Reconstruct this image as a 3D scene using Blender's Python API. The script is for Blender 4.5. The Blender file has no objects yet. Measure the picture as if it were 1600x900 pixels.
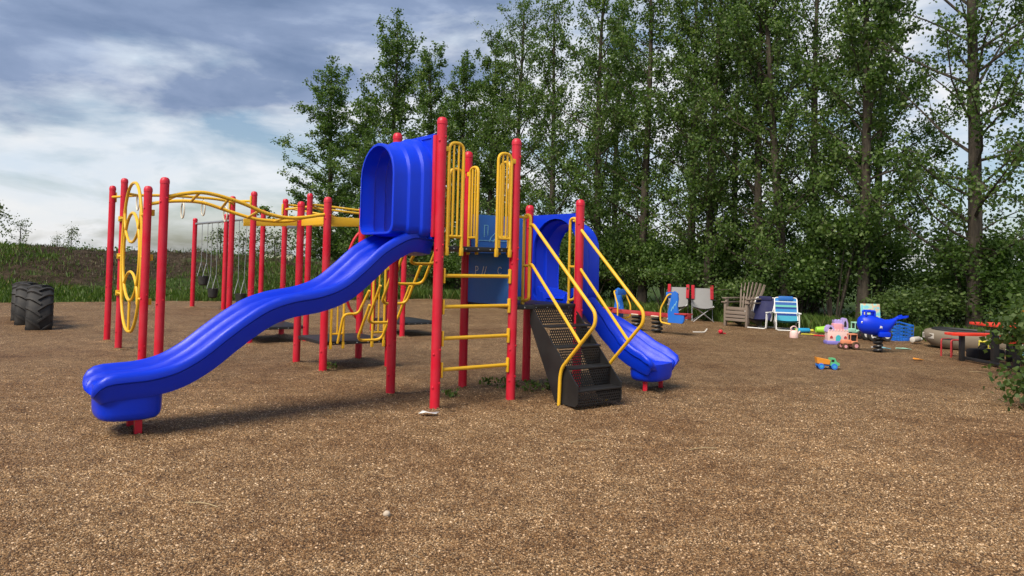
import bpy, bmesh, math, random
import numpy as np
from mathutils import Vector, Matrix
R = math.radians
random.seed(7)
rng = np.random.default_rng(11)
scene = bpy.context.scene
col = scene.collection

# ------------------------------------------------------------------ camera
TH, RO = R(1.5), 0.025
fw = Vector((0, math.cos(TH), math.sin(TH))); r0 = Vector((1, 0, 0)); u0 = Vector((0, -math.sin(TH), math.cos(TH)))
rt = r0 * math.cos(RO) + u0 * math.sin(RO); up = u0 * math.cos(RO) - r0 * math.sin(RO)
cd = bpy.data.cameras.new('camera'); cam = bpy.data.objects.new('camera', cd); col.objects.link(cam)
cam.matrix_world = Matrix(((rt.x, up.x, -fw.x, 0), (rt.y, up.y, -fw.y, 0), (rt.z, up.z, -fw.z, 1.45), (0, 0, 0, 1)))
cd.sensor_width = 36; cd.lens = 36 * 1155 / 1600; cd.shift_y = -70 / 1600; cd.clip_end = 5000; cd.clip_start = 0.05
scene.camera = cam

# ------------------------------------------------------------------ world, sun, exposure
SUN_EL, SUN_AZ = R(50), R(-142)          # azimuth measured from +Y towards +X (light comes from behind the camera, left)
world = bpy.data.worlds.new('World'); scene.world = world; world.use_nodes = True
nt = world.node_tree; nt.nodes.clear()
def wn(t, **k):
    n = nt.nodes.new(t)
    for a, b in k.items(): setattr(n, a, b)
    return n
def wmath(op, a, b=None, clamp=False):
    n = wn('ShaderNodeMath', operation=op, use_clamp=clamp)
    for i, v in enumerate((a, b)):
        if v is None: continue
        if isinstance(v, (int, float)): n.inputs[i].default_value = v
        else: nt.links.new(v, n.inputs[i])
    return n.outputs[0]
def wramp(fac, stops):
    n = wn('ShaderNodeValToRGB'); e = n.color_ramp.elements
    while len(e) < len(stops): e.new(0.5)
    for i, (p, c) in enumerate(stops):
        e[i].position = p; e[i].color = c if len(c) == 4 else (*c, 1)
    nt.links.new(fac, n.inputs[0]); return n.outputs[0]
def wmix(f, a, b):
    n = wn('ShaderNodeMix', data_type='RGBA')
    for s, v in ((n.inputs[0], f), (n.inputs[6], a), (n.inputs[7], b)):
        if isinstance(v, (int, float)): s.default_value = v
        elif isinstance(v, tuple): s.default_value = (*v, 1)
        else: nt.links.new(v, s)
    return n.outputs[2]
sky = wn('ShaderNodeTexSky', sky_type='NISHITA', sun_disc=False, sun_elevation=SUN_EL, sun_rotation=SUN_AZ % (2 * math.pi))
sky.air_density = 1.0; sky.dust_density = 1.5; sky.ozone_density = 1.5
tc = wn('ShaderNodeTexCoord'); sx = wn('ShaderNodeSeparateXYZ'); nt.links.new(tc.outputs['Generated'], sx.inputs[0])
cx = wn('ShaderNodeCombineXYZ'); nt.links.new(sx.outputs[0], cx.inputs[0]); nt.links.new(sx.outputs[1], cx.inputs[1]); nt.links.new(wmath('MULTIPLY', sx.outputs[2], 2.9), cx.inputs[2])
def wnoise(scale, detail, rough, off, dist=0.0):
    m = wn('ShaderNodeMapping'); nt.links.new(cx.outputs[0], m.inputs[0]); m.inputs['Location'].default_value = off; m.inputs['Scale'].default_value = (1, 1, 1)
    n = wn('ShaderNodeTexNoise'); n.inputs['Scale'].default_value = scale; n.inputs['Detail'].default_value = detail; n.inputs['Roughness'].default_value = rough; n.inputs['Distortion'].default_value = dist
    nt.links.new(m.outputs[0], n.inputs[0]); return n.outputs[0]
n1 = wnoise(2.6, 7, 0.56, (3.1, 7.4, 0), 0.4); n2 = wnoise(5.2, 7, 0.55, (8.3, 1.2, 0), 0.3); n3 = wnoise(1.6, 3, 0.5, (1.7, 4.6, 0))
veil = wramp(n2, [(0.36, (0, 0, 0)), (0.56, (1, 1, 1))])
el = sx.outputs[2]
deck = wramp(wmath('ADD', wmath('MULTIPLY', wmath('SUBTRACT', n1, 0.5), 0.5), wmath('ADD', el, wmath('MULTIPLY', sx.outputs[0], -0.22))), [(0.275, (0, 0, 0)), (0.335, (1, 1, 1))])
bluesky = wn('ShaderNodeVectorMath', operation='SCALE'); nt.links.new(sky.outputs[0], bluesky.inputs[0]); bluesky.inputs[3].default_value = 0.36
white = wmix(wramp(n1, [(0.36, (0, 0, 0)), (0.60, (1, 1, 1))]), (2.0, 2.3, 2.65), (2.8, 2.78, 2.8))
c1 = wmix(wmath('MULTIPLY', veil, 0.85), bluesky.outputs[0], white)
greyc = wramp(n2, [(0.30, (0.50, 0.70, 1.15)), (0.54, (0.70, 0.95, 1.50)), (0.74, (1.45, 1.75, 2.3))])
# (colour ramps clamp at nothing here: values above 1 are radiance for the 0.1-strength background)
gap = wramp(n3, [(0.60, (1, 1, 1)), (0.70, (0.7, 0.7, 0.7))])
c2 = wmix(wmath('MULTIPLY', wmath('MULTIPLY', deck, gap), 0.92), c1, greyc)
world.cycles.sampling_method = 'MANUAL'; world.cycles.sample_map_resolution = 256
bg = wn('ShaderNodeBackground'); bg.inputs[1].default_value = 0.1; nt.links.new(c2, bg.inputs[0])
wo = wn('ShaderNodeOutputWorld'); nt.links.new(bg.outputs[0], wo.inputs[0])

sd = bpy.data.lights.new('sun', 'SUN'); sd.energy = 1.5; sd.angle = R(32); sd.color = (1, 0.90, 0.76)
so = bpy.data.objects.new('sun', sd); col.objects.link(so)
sdir = Vector((math.cos(SUN_EL) * math.sin(SUN_AZ), math.cos(SUN_EL) * math.cos(SUN_AZ), math.sin(SUN_EL)))
so.rotation_euler = sdir.to_track_quat('Z', 'Y').to_euler(); so.location = sdir * 60
vs = scene.view_settings; vs.view_transform = 'Standard'; vs.look = 'None'; vs.exposure = 1.8; vs.gamma = 1; vs.use_curve_mapping = False
scene.cycles.max_bounces = 4; scene.cycles.diffuse_bounces = 3; scene.cycles.glossy_bounces = 2; scene.cycles.transmission_bounces = 3; scene.cycles.transparent_max_bounces = 6
scene.cycles.use_adaptive_sampling = True; scene.cycles.adaptive_threshold = 0.02; scene.cycles.use_denoising = True

# ------------------------------------------------------------------ materials
MATS = {}
class NT:
    def __init__(s, name):
        s.m = bpy.data.materials.new(name); s.m.use_nodes = True; s.t = s.m.node_tree; s.t.nodes.clear()
        s.out = s.n('ShaderNodeOutputMaterial'); s.b = s.n('ShaderNodeBsdfPrincipled'); s.t.links.new(s.b.outputs[0], s.out.inputs[0]); MATS[name] = s.m
    def n(s, t, **k):
        x = s.t.nodes.new(t)
        for a, b in k.items(): setattr(x, a, b)
        return x
    def l(s, a, b): s.t.links.new(a, b)
    def obj(s):
        if not hasattr(s, 'tc'): s.tc = s.n('ShaderNodeTexCoord')
        return s.tc.outputs['Object']
    def geo(s):
        if not hasattr(s, 'ge'): s.ge = s.n('ShaderNodeNewGeometry')
        return s.ge.outputs['Position']
    def noise(s, scale, detail=4, rough=0.55, vec=None, mapscale=None):
        x = s.n('ShaderNodeTexNoise'); x.inputs['Scale'].default_value = scale; x.inputs['Detail'].default_value = detail; x.inputs['Roughness'].default_value = rough
        v = vec or s.obj()
        if mapscale:
            mp = s.n('ShaderNodeMapping'); s.l(v, mp.inputs[0]); mp.inputs['Scale'].default_value = mapscale; v = mp.outputs[0]
        s.l(v, x.inputs[0]); return x.outputs[0]
    def ramp(s, f, stops, interp='LINEAR'):
        x = s.n('ShaderNodeValToRGB'); e = x.color_ramp.elements; x.color_ramp.interpolation = interp
        while len(e) < len(stops): e.new(0.5)
        for i, (p, c) in enumerate(stops):
            if isinstance(c, (int, float)): c = (c, c, c)
            e[i].position = p; e[i].color = (*c, 1)
        s.l(f, x.inputs[0]); return x.outputs[0]
    def mix(s, f, a, b, mode='MIX'):
        x = s.n('ShaderNodeMix', data_type='RGBA', blend_type=mode)
        for q, v in ((x.inputs[0], f), (x.inputs[6], a), (x.inputs[7], b)):
            if isinstance(v, (int, float)): q.default_value = v
            elif isinstance(v, tuple): q.default_value = (*v, 1)
            else: s.l(v, q)
        return x.outputs[2]
    def bump(s, h, strength=0.3, dist=0.01):
        x = s.n('ShaderNodeBump'); x.inputs['Strength'].default_value = strength; x.inputs['Distance'].default_value = dist
        s.l(h, x.inputs['Height']); s.l(x.outputs[0], s.b.inputs['Normal']); return x
def painted(name, c, rough=0.35, fade=0.25, spec=0.5, metal=0.0, dirt=0.35, bump=0.08):
    m = NT(name)
    n1 = m.noise(3.1, 5, 0.6); n2 = m.noise(26, 4, 0.6)
    pale = tuple(min(1, x * (1 - fade) + fade * 0.42) for x in c) if fade else tuple(x * 0.86 + 0.004 for x in c); dk = tuple(x * 0.55 + 0.012 for x in c)
    a = m.mix(m.ramp(n1, [(0.40, 0.0), (0.72, 0.6)]), tuple(c), pale)
    a = m.mix(m.ramp(n2, [(0.60, 0.0), (0.78, dirt)]), a, dk)
    m.l(a, m.b.inputs['Base Color']); m.b.inputs['Metallic'].default_value = metal
    m.l(m.ramp(n1, [(0.3, rough * 0.85), (0.7, min(1, rough * 1.35))]), m.b.inputs['Roughness'])
    m.b.inputs['Specular IOR Level'].default_value = spec
    if bump: m.bump(n2, bump, 0.004)
    return m.m
painted('red', (0.58, 0.008, 0.030), 0.36, 0.10, spec=0.4)
painted('red_dull', (0.42, 0.025, 0.03), 0.5, 0.15)
painted('orange_red', (0.72, 0.045, 0.02), 0.45, 0.1)
painted('yellow', (0.78, 0.45, 0.020), 0.40, 0.08, spec=0.4)
painted('blue', (0.0005, 0.036, 0.66), 0.36, 0.0, spec=0.35, dirt=0.12, bump=0.05)
painted('blue_board', (0.014, 0.135, 0.48), 0.5, 0.10)
painted('blue_bright', (0.015, 0.15, 0.62), 0.4, 0.08)
painted('navy', (0.010, 0.012, 0.07), 0.75, 0.04)
painted('black', (0.012, 0.012, 0.013), 0.5, 0.05)
painted('black_metal', (0.015, 0.015, 0.016), 0.38, 0.04)
painted('steel', (0.42, 0.43, 0.44), 0.4, 0.1, metal=0.8)
painted('galv', (0.30, 0.32, 0.34), 0.45, 0.1, metal=0.5)
painted('white', (0.74, 0.74, 0.72), 0.45, 0.05)
painted('white_tube', (0.78, 0.77, 0.74), 0.4, 0.05)
painted('pink', (0.78, 0.36, 0.40), 0.5, 0.05)
painted('pale_pink', (0.80, 0.56, 0.52), 0.5, 0.05)
painted('lilac', (0.45, 0.36, 0.70), 0.5, 0.05)
painted('violet', (0.22, 0.19, 0.58), 0.5, 0.05)
painted('teal', (0.05, 0.47, 0.55), 0.45, 0.05)
painted('mint', (0.36, 0.66, 0.50), 0.45, 0.05)
painted('green_toy', (0.10, 0.46, 0.20), 0.45, 0.05)
painted('lime', (0.30, 0.66, 0.05), 0.45, 0.05)
painted('cyan', (0.03, 0.34, 0.62), 0.45, 0.05)
painted('yellow_toy', (0.72, 0.62, 0.06), 0.45, 0.05)
painted('orange', (0.80, 0.30, 0.03), 0.45, 0.05)
painted('peach', (0.78, 0.30, 0.16), 0.5, 0.05)
painted('cream', (0.72, 0.66, 0.52), 0.6, 0.05)
painted('light_blue', (0.25, 0.62, 0.74), 0.5, 0.05)
painted('grey_fabric', (0.27, 0.27, 0.27), 0.9, 0.1, spec=0.2)
painted('red_fabric', (0.45, 0.02, 0.035), 0.9, 0.1, spec=0.2)
painted('dark_fabric', (0.02, 0.02, 0.022), 0.9, 0.05, spec=0.2)
painted('tan_canvas', (0.20, 0.165, 0.12), 0.85, 0.15, spec=0.2)
painted('weathered_plastic', (0.20, 0.155, 0.12), 0.7, 0.12)
painted('dirty_white', (0.55, 0.52, 0.46), 0.6, 0.1)
painted('dried_grass', (0.42, 0.33, 0.19), 0.9, 0.1, spec=0.1)
painted('stick_brown', (0.10, 0.06, 0.035), 0.9, 0.1, spec=0.1)
painted('stone_pale', (0.50, 0.42, 0.33), 0.85, 0.1, spec=0.2)
painted('roof_grey', (0.25, 0.25, 0.26), 0.7, 0.1)

def m_rubber():
    m = NT('rubber'); a = m.noise(5, 5, 0.6); b = m.noise(40, 3)
    m.l(m.mix(m.ramp(a, [(0.4, 0.0), (0.75, 0.7)]), (0.014, 0.014, 0.015), (0.055, 0.050, 0.044)), m.b.inputs['Base Color']); m.b.inputs['Roughness'].default_value = 0.72; m.bump(b, 0.25, 0.01)
m_rubber()
def m_slide():                   # moulded plastic with dull scuffs running down the chute
    m = NT('blue_slide'); n1 = m.noise(3, 5, 0.6); st = m.noise(5, 6, 0.7, None, (0.5, 9, 3)); n2 = m.noise(40, 4, 0.6)
    a = m.mix(m.ramp(st, [(0.54, 0.0), (0.72, 0.22)]), (0.0005, 0.030, 0.58), (0.03, 0.075, 0.60))
    a = m.mix(m.ramp(n2, [(0.60, 0.0), (0.75, 0.22)]), a, (0.02, 0.03, 0.22)); m.l(a, m.b.inputs['Base Color'])
    m.l(m.ramp(st, [(0.40, 0.30), (0.70, 0.55)]), m.b.inputs['Roughness']); m.b.inputs['Specular IOR Level'].default_value = 0.4; m.bump(n1, 0.05, 0.02)
m_slide()
def m_perf():                    # punched steel sheet: real see-through holes in a square grid
    m = NT('perforated'); m.b.inputs['Base Color'].default_value = (0.013, 0.013, 0.014, 1); m.b.inputs['Roughness'].default_value = 0.4
    uv = m.n('ShaderNodeTexCoord'); mp = m.n('ShaderNodeMapping'); m.l(uv.outputs['Object'], mp.inputs[0]); mp.inputs['Scale'].default_value = (36, 36, 36); mp.inputs['Rotation'].default_value = (0, 0, 0)
    s = m.n('ShaderNodeSeparateXYZ'); m.l(mp.outputs[0], s.inputs[0])
    def M(op, a, b=None):
        x = m.n('ShaderNodeMath', operation=op)
        for i, v in enumerate((a, b)):
            if v is None: continue
            if isinstance(v, (int, float)): x.inputs[i].default_value = v
            else: m.l(v, x.inputs[i])
        return x.outputs[0]
    row = M('FLOOR', s.outputs[2]); fx = M('SUBTRACT', M('FRACT', M('ADD', s.outputs[0], M('MULTIPLY', row, 0.5))), 0.5); fz = M('SUBTRACT', M('FRACT', s.outputs[2]), 0.5)
    d = M('SQRT', M('ADD', M('MULTIPLY', fx, fx), M('MULTIPLY', fz, fz))); hole = M('LESS_THAN', d, 0.33)
    tr = m.n('ShaderNodeBsdfTransparent'); mx = m.n('ShaderNodeMixShader'); m.l(hole, mx.inputs[0]); m.l(m.b.outputs[0], mx.inputs[1]); m.l(tr.outputs[0], mx.inputs[2]); m.l(mx.outputs[0], m.out.inputs[0])
m_perf()
def m_stripes():
    m = NT('stripes'); s = m.n('ShaderNodeSeparateXYZ'); m.l(m.obj(), s.inputs[0])
    x = m.n('ShaderNodeMath', operation='MULTIPLY'); m.l(s.outputs[2], x.inputs[0]); x.inputs[1].default_value = 1.0
    y = m.n('ShaderNodeMath', operation='FRACT'); m.l(x.outputs[0], y.inputs[0])
    st = [(0.0, (0.05, 0.30, 0.42)), (0.34, (0.05, 0.30, 0.42)), (0.36, (0.01, 0.04, 0.20)), (0.42, (0.55, 0.62, 0.62)), (0.45, (0.03, 0.20, 0.45)), (0.53, (0.01, 0.04, 0.20)), (0.58, (0.12, 0.42, 0.36)), (0.63, (0.03, 0.10, 0.33)), (0.70, (0.45, 0.55, 0.55)), (0.73, (0.03, 0.2, 0.5)), (0.80, (0.015, 0.05, 0.25))]
    m.l(m.ramp(y.outputs[0], st, 'CONSTANT'), m.b.inputs['Base Color']); m.b.inputs['Roughness'].default_value = 0.9
m_stripes()
def m_gravel(name, pebble=False):
    m = NT(name); pos = m.geo()
    big = m.noise(0.55, 6, 0.6, pos); mid = m.noise(3.2, 5, 0.65, pos); 
    stops = [(0.0, (0.07, 0.038, 0.016)), (0.22, (0.17, 0.095, 0.040)), (0.45, (0.30, 0.178, 0.080)), (0.66, (0.43, 0.275, 0.135)), (0.82, (0.36, 0.255, 0.15)), (1.0, (0.74, 0.55, 0.34))]
    if pebble:
        at = m.n('ShaderNodeAttribute', attribute_name='tone', attribute_type='INSTANCER'); c = m.ramp(at.outputs['Fac'], [(0.0, (0.075, 0.041, 0.018)), (0.3, (0.19, 0.11, 0.048)), (0.6, (0.31, 0.195, 0.095)), (0.85, (0.43, 0.295, 0.165)), (1.0, (0.76, 0.60, 0.42))])
    else:
        v = m.n('ShaderNodeTexVoronoi', feature='F1'); v.inputs['Scale'].default_value = 112; m.l(pos, v.inputs['Vector'])
        sc = m.n('ShaderNodeSeparateColor'); m.l(v.outputs['Color'], sc.inputs[0])
        c = m.ramp(sc.outputs[0], stops)
        edge = m.ramp(v.outputs['Distance'], [(0.35, 1.0), (0.75, 0.22)]); c = m.mix(1.0, c, edge, 'MULTIPLY')
        inv = m.n('ShaderNodeMath', operation='SUBTRACT'); inv.inputs[0].default_value = 1; m.l(v.outputs['Distance'], inv.inputs[1])
        bp = m.bump(inv.outputs[0], 0.8, 0.009); hol = m.noise(1.7, 5, 0.6, pos); b2 = m.n('ShaderNodeBump'); b2.inputs['Strength'].default_value = 0.55; b2.inputs['Distance'].default_value = 0.16; m.l(hol, b2.inputs['Height']); m.l(b2.outputs[0], bp.inputs['Normal'])
    w = m.ramp(big, [(0.32, (0.70, 0.60, 0.50)), (0.47, (0.96, 0.92, 0.88)), (0.55, (1.0, 0.98, 0.95)), (0.68, (1.25, 1.22, 1.18))])
    w2 = m.ramp(mid, [(0.30, (0.70, 0.64, 0.58)), (0.62, (1.10, 1.10, 1.10))])
    c = m.mix(1.0, c, w, 'MULTIPLY'); c = m.mix(1.0, c, w2, 'MULTIPLY')
    fine = m.noise(11, 4, 0.7, pos); c = m.mix(1.0, c, m.ramp(fine, [(0.33, (0.74, 0.68, 0.62)), (0.6, (1.08, 1.08, 1.08))]), 'MULTIPLY')
    m.l(c, m.b.inputs['Base Color']); m.b.inputs['Roughness'].default_value = 0.78; m.b.inputs['Specular IOR Level'].default_value = 0.3
m_gravel('gravel'); m_gravel('pebble', True)
def m_ground(name, soil=False):
    m = NT(name); pos = m.geo()
    a = m.noise(0.35, 7, 0.65, pos); b = m.noise(4.5, 6, 0.65, pos)
    g = m.ramp(b, [(0.3, (0.022, 0.040, 0.010)), (0.55, (0.050, 0.085, 0.020)), (0.75, (0.11, 0.13, 0.045))])
    s = m.ramp(b, [(0.3, (0.022, 0.016, 0.011)), (0.55, (0.055, 0.040, 0.027)), (0.75, (0.11, 0.085, 0.055))])
    if soil:
        sx = m.n('ShaderNodeSeparateXYZ'); m.l(pos, sx.inputs[0])
        st = m.noise(0.9, 6, 0.6, pos, (0.35, 0.35, 2.2))
        ad = m.n('ShaderNodeMath', operation='MULTIPLY_ADD'); m.l(sx.outputs[2], ad.inputs[0]); ad.inputs[1].default_value = 0.20; m.l(st, ad.inputs[2])
        f = m.ramp(ad.outputs[0], [(0.55, 0.0), (0.66, 1.0)])
    else: f = m.ramp(a, [(0.50, 0.0), (0.70, 0.6)])
    m.l(m.mix(f, g, s), m.b.inputs['Base Color']); m.b.inputs['Roughness'].default_value = 0.95; m.b.inputs['Specular IOR Level'].default_value = 0.1; m.bump(b, 0.8, 0.15)
m_ground('field'); m_ground('berm_soil', True)
def m_leaf(name, stops, trans=0.35):
    m = NT(name); at = m.n('ShaderNodeAttribute', attribute_name='tone'); c = m.ramp(at.outputs['Fac'], stops)
    m.l(c, m.b.inputs['Base Color']); m.b.inputs['Roughness'].default_value = 0.5; m.b.inputs['Specular IOR Level'].default_value = 0.35
    tr = m.n('ShaderNodeBsdfTranslucent'); m.l(m.mix(1.0, c, (1.15, 1.35, 0.45), 'MULTIPLY'), tr.inputs[0])
    mx = m.n('ShaderNodeMixShader'); mx.inputs[0].default_value = trans; m.l(m.b.outputs[0], mx.inputs[1]); m.l(tr.outputs[0], mx.inputs[2]); m.l(mx.outputs[0], m.out.inputs[0])
m_leaf('leaf', [(0.0, (0.036, 0.070, 0.016)), (0.5, (0.084, 0.152, 0.034)), (0.85, (0.150, 0.225, 0.055)), (1.0, (0.21, 0.27, 0.11))], 0.42)
m_leaf('leaf_light', [(0.0, (0.040, 0.075, 0.018)), (0.5, (0.08, 0.13, 0.032)), (1.0, (0.15, 0.20, 0.06))])
m_leaf('leaf_pale', [(0.0, (0.06, 0.085, 0.04)), (0.5, (0.11, 0.15, 0.065)), (1.0, (0.19, 0.22, 0.11))])
m_leaf('grass', [(0.0, (0.040, 0.072, 0.012)), (0.5, (0.085, 0.15, 0.026)), (0.85, (0.14, 0.20, 0.045)), (1.0, (0.28, 0.24, 0.10))], 0.35)
m_leaf('dry_tuft', [(0.0, (0.035, 0.027, 0.016)), (0.5, (0.065, 0.052, 0.028)), (0.9, (0.13, 0.11, 0.055)), (1.0, (0.09, 0.12, 0.04))], 0.2)
m_leaf('petal', [(0.0, (0.75, 0.22, 0.01)), (1.0, (0.85, 0.50, 0.03))], 0.3)
def m_bark():
    m = NT('bark'); n = m.noise(6, 7, 0.65, None, (2.2, 2.2, 0.5)); b = m.noise(30, 4, 0.6, None, (1, 1, 0.3))
    m.l(m.ramp(n, [(0.3, (0.022, 0.018, 0.013)), (0.55, (0.062, 0.050, 0.036)), (0.75, (0.125, 0.105, 0.075))]), m.b.inputs['Base Color']); m.b.inputs['Roughness'].default_value = 0.9; m.bump(n, 0.7, 0.03)
m_bark()
def m_poster():
    m = NT('poster'); s = m.noise(7, 3); m.l(m.ramp(s, [(0.42, (0.18, 0.55, 0.66)), (0.50, (0.45, 0.66, 0.52)), (0.56, (0.70, 0.42, 0.25)), (0.64, (0.22, 0.55, 0.62))]), m.b.inputs['Base Color']); m.b.inputs['Roughness'].default_value = 0.5
m_poster()

# ------------------------------------------------------------------ helpers
def tag(o, label=None, cat=None, group=None, kind=None):
    for k, v in (('label', label), ('category', cat), ('group', group), ('kind', kind)):
        if v: o[k] = v
    return o
def empty(name, loc=(0, 0, 0), rz=0.0, parent=None):
    o = bpy.data.objects.new(name, None); col.objects.link(o); o.location = loc; o.rotation_euler = (0, 0, rz); o.empty_display_size = 0.2
    if parent: o.parent = parent
    return o
def link(name, me, parent=None):
    o = bpy.data.objects.new(name, me); col.objects.link(o)
    if parent: o.parent = parent
    return o
class MB:
    def __init__(s): s.v = []; s.f = []
    def add(s, vs, fs):
        k = len(s.v); s.v += [tuple(x) for x in vs]; s.f += [tuple(i + k for i in f) for f in fs]; return s
    def box(s, c, d, rz=0, bev=0.0, rot=None):
        bm = bmesh.new(); bmesh.ops.create_cube(bm, size=1)
        for q in bm.verts: q.co = Vector((q.co.x * d[0], q.co.y * d[1], q.co.z * d[2]))
        if bev: bmesh.ops.bevel(bm, geom=list(bm.edges), offset=bev, segments=2, affect='EDGES', profile=0.6)
        M = Matrix.Translation(c) @ (rot.to_4x4() if rot else Matrix.Rotation(rz, 4, 'Z'))
        bm.verts.index_update(); s.add([M @ q.co for q in bm.verts], [[q.index for q in f.verts] for f in bm.faces]); bm.free(); return s
    def bar(s, a, b, w, h, bev=0.0):           # box beam from a to b (w sideways, h upwards)
        a, b = Vector(a), Vector(b); d = b - a; x = d.normalized(); y = Vector((0, 0, 1)).cross(x)
        y = y.normalized() if y.length > 1e-5 else Vector((0, 1, 0)); z = x.cross(y)
        return s.box((a + b) / 2, (d.length, w, h), bev=bev, rot=Matrix((x, y, z)).transposed())
    def loft(s, rings, closed=True, cap=True, wrap=False):
        n = len(rings[0]); vs = [p for r in rings for p in r]; fs = []; m = len(rings)
        for i in range(m if wrap else m - 1):
            for j in range(n if closed else n - 1):
                a, b = i * n + j, i * n + (j + 1) % n; k = ((i + 1) % m) * n
                fs.append((a, b, k + (j + 1) % n, k + j))
        if cap and closed and not wrap: fs += [tuple(range(n))[::-1], tuple((m - 1) * n + j for j in range(n))]
        return s.add(vs, fs)
    def tube(s, pts, r, n=10, cap=True, closed=False):
        pts = [Vector(p) for p in pts]; m = len(pts); rs = r if hasattr(r, '__len__') else [r] * m; rings = []; prev = None
        for i, p in enumerate(pts):
            if closed: t = pts[(i + 1) % m] - pts[i - 1]
            else: t = pts[min(i + 1, m - 1)] - pts[max(i - 1, 0)]
            t = t.normalized()
            if prev is None:
                a = Vector((0, 0, 1)) if abs(t.z) < 0.9 else Vector((1, 0, 0)); x = t.cross(a).normalized()
            else: x = (prev - t * prev.dot(t)).normalized()
            prev = x; y = t.cross(x)
            rings.append([p + (x * math.cos(q) + y * math.sin(q)) * rs[i] for q in (2 * math.pi * j / n for j in range(n))])
        return s.loft(rings, True, cap, closed)
    def lathe(s, prof, c=(0, 0, 0), n=20, axis='Z'):
        rings = []
        for r_, z_ in prof:
            ring = []
            for j in range(n):
                q = 2 * math.pi * j / n; p = (r_ * math.cos(q), r_ * math.sin(q), z_)
                if axis == 'X': p = (p[2], p[0], p[1])
                elif axis == 'Y': p = (p[0], p[2], p[1])
                ring.append((p[0] + c[0], p[1] + c[1], p[2] + c[2]))
            rings.append(ring)
        return s.loft(rings)
    def ball(s, c, d, n=14, k=8):
        rings = []
        for i in range(1, k):
            t = math.pi * i / k; rings.append([(c[0] + d[0] * math.sin(t) * math.cos(q), c[1] + d[1] * math.sin(t) * math.sin(q), c[2] - d[2] * math.cos(t)) for q in (2 * math.pi * j / n for j in range(n))])
        return s.loft(rings)
    def prism(s, poly, t, plane='XZ', off=0.0):     # outline extruded by thickness t
        def P(a, b, d): return (a, d, b) if plane == 'XZ' else ((a, b, d) if plane == 'XY' else (d, a, b))
        return s.loft([[P(a, b, off - t / 2) for a, b in poly], [P(a, b, off + t / 2) for a, b in poly]])
    def build(s, name, mat, parent=None, sharp=38, loc=None, rz=None):
        me = bpy.data.meshes.new(name); me.from_pydata(s.v, [], s.f)
        bm = bmesh.new(); bm.from_mesh(me); bmesh.ops.recalc_face_normals(bm, faces=bm.faces); bm.to_mesh(me); bm.free()
        me.materials.append(MATS[mat]); me.shade_smooth(); me.set_sharp_from_angle(angle=R(sharp))
        o = link(name, me, parent)
        if loc: o.location = loc
        if rz is not None: o.rotation_euler = (0, 0, rz)
        return o
def copy_tree(o, parent=None):
    c = o.copy(); col.objects.link(c); c.parent = parent
    for ch in list(o.children): copy_tree(ch, c)
    return c
def bez(pts, n=8):                                   # smooth path through points (Catmull-Rom)
    P = [Vector(p) for p in pts]; P = [P[0] * 2 - P[1]] + P + [P[-1] * 2 - P[-2]]; out = []
    for i in range(1, len(P) - 2):
        for k in range(n):
            t = k / n; a, b, c, d = P[i - 1], P[i], P[i + 1], P[i + 2]
            out.append(0.5 * (2 * b + (c - a) * t + (2 * a - 5 * b + 4 * c - d) * t * t + (3 * b - a - 3 * c + d) * t ** 3))
    return out + [P[-2]]
def fillet(pts, r=0.06, n=5):                        # polyline with rounded bends
    P = [Vector(p) for p in pts]; out = [P[0]]
    for i in range(1, len(P) - 1):
        a = (P[i - 1] - P[i]); b = (P[i + 1] - P[i]); q = min(r, a.length * 0.48, b.length * 0.48); A_ = P[i] + a.normalized() * q; B_ = P[i] + b.normalized() * q
        for k in range(n + 1):
            t = k / n; out.append(A_ * (1 - t) ** 2 + P[i] * 2 * t * (1 - t) + B_ * t * t)
    return out + [P[-1]]
def cloud_mesh(name, V, F, tone, mat):
    me = bpy.data.meshes.new(name); nv, nf = len(V), len(F); k = F.shape[1]
    me.vertices.add(nv); me.vertices.foreach_set('co', V.astype(np.float32).ravel()); me.loops.add(nf * k); me.loops.foreach_set('vertex_index', F.astype(np.int32).ravel())
    me.polygons.add(nf); me.polygons.foreach_set('loop_start', np.arange(0, nf * k, k, dtype=np.int32)); me.polygons.foreach_set('loop_total', np.full(nf, k, dtype=np.int32))
    at = me.attributes.new('tone', 'FLOAT', 'FACE'); at.data.foreach_set('value', tone.astype(np.float32)); me.update(calc_edges=True); me.materials.append(MATS[mat]); return me
def leaves(name, C, size, mat, tone=None, droop=0.3):
    n = len(C); d = rng.normal(size=(n, 3)); d[:, 2] -= droop; d /= np.linalg.norm(d, axis=1)[:, None]
    w = np.cross(d, rng.normal(size=(n, 3))); w /= np.linalg.norm(w, axis=1)[:, None]; nn = np.cross(d, w)
    s = (size * rng.uniform(0.65, 1.25, n))[:, None]
    a = C; b = C + d * s * 0.42 + w * s * 0.42 + nn * s * 0.10; c = C + d * s; e = C + d * s * 0.42 - w * s * 0.42 + nn * s * 0.10
    V = np.stack([a, b, c, e], 1).reshape(-1, 3); F = np.arange(4 * n).reshape(n, 4)
    if tone is None: tone = np.clip(rng.normal(0.45, 0.25, n), 0, 1)
    return cloud_mesh(name, V, F, tone, mat)

# ------------------------------------------------------------------ setting: ground, gravel, berm
A0 = Vector((-0.7126, 7.2195, 0)); ANG = 0.64179536; P = 0.91916
U = Vector((math.cos(ANG), math.sin(ANG), 0)); V_ = Vector((-math.sin(ANG), math.cos(ANG), 0))
def Lw(u, v, z=0): return A0 + U * u + V_ * v + Vector((0, 0, z))

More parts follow.
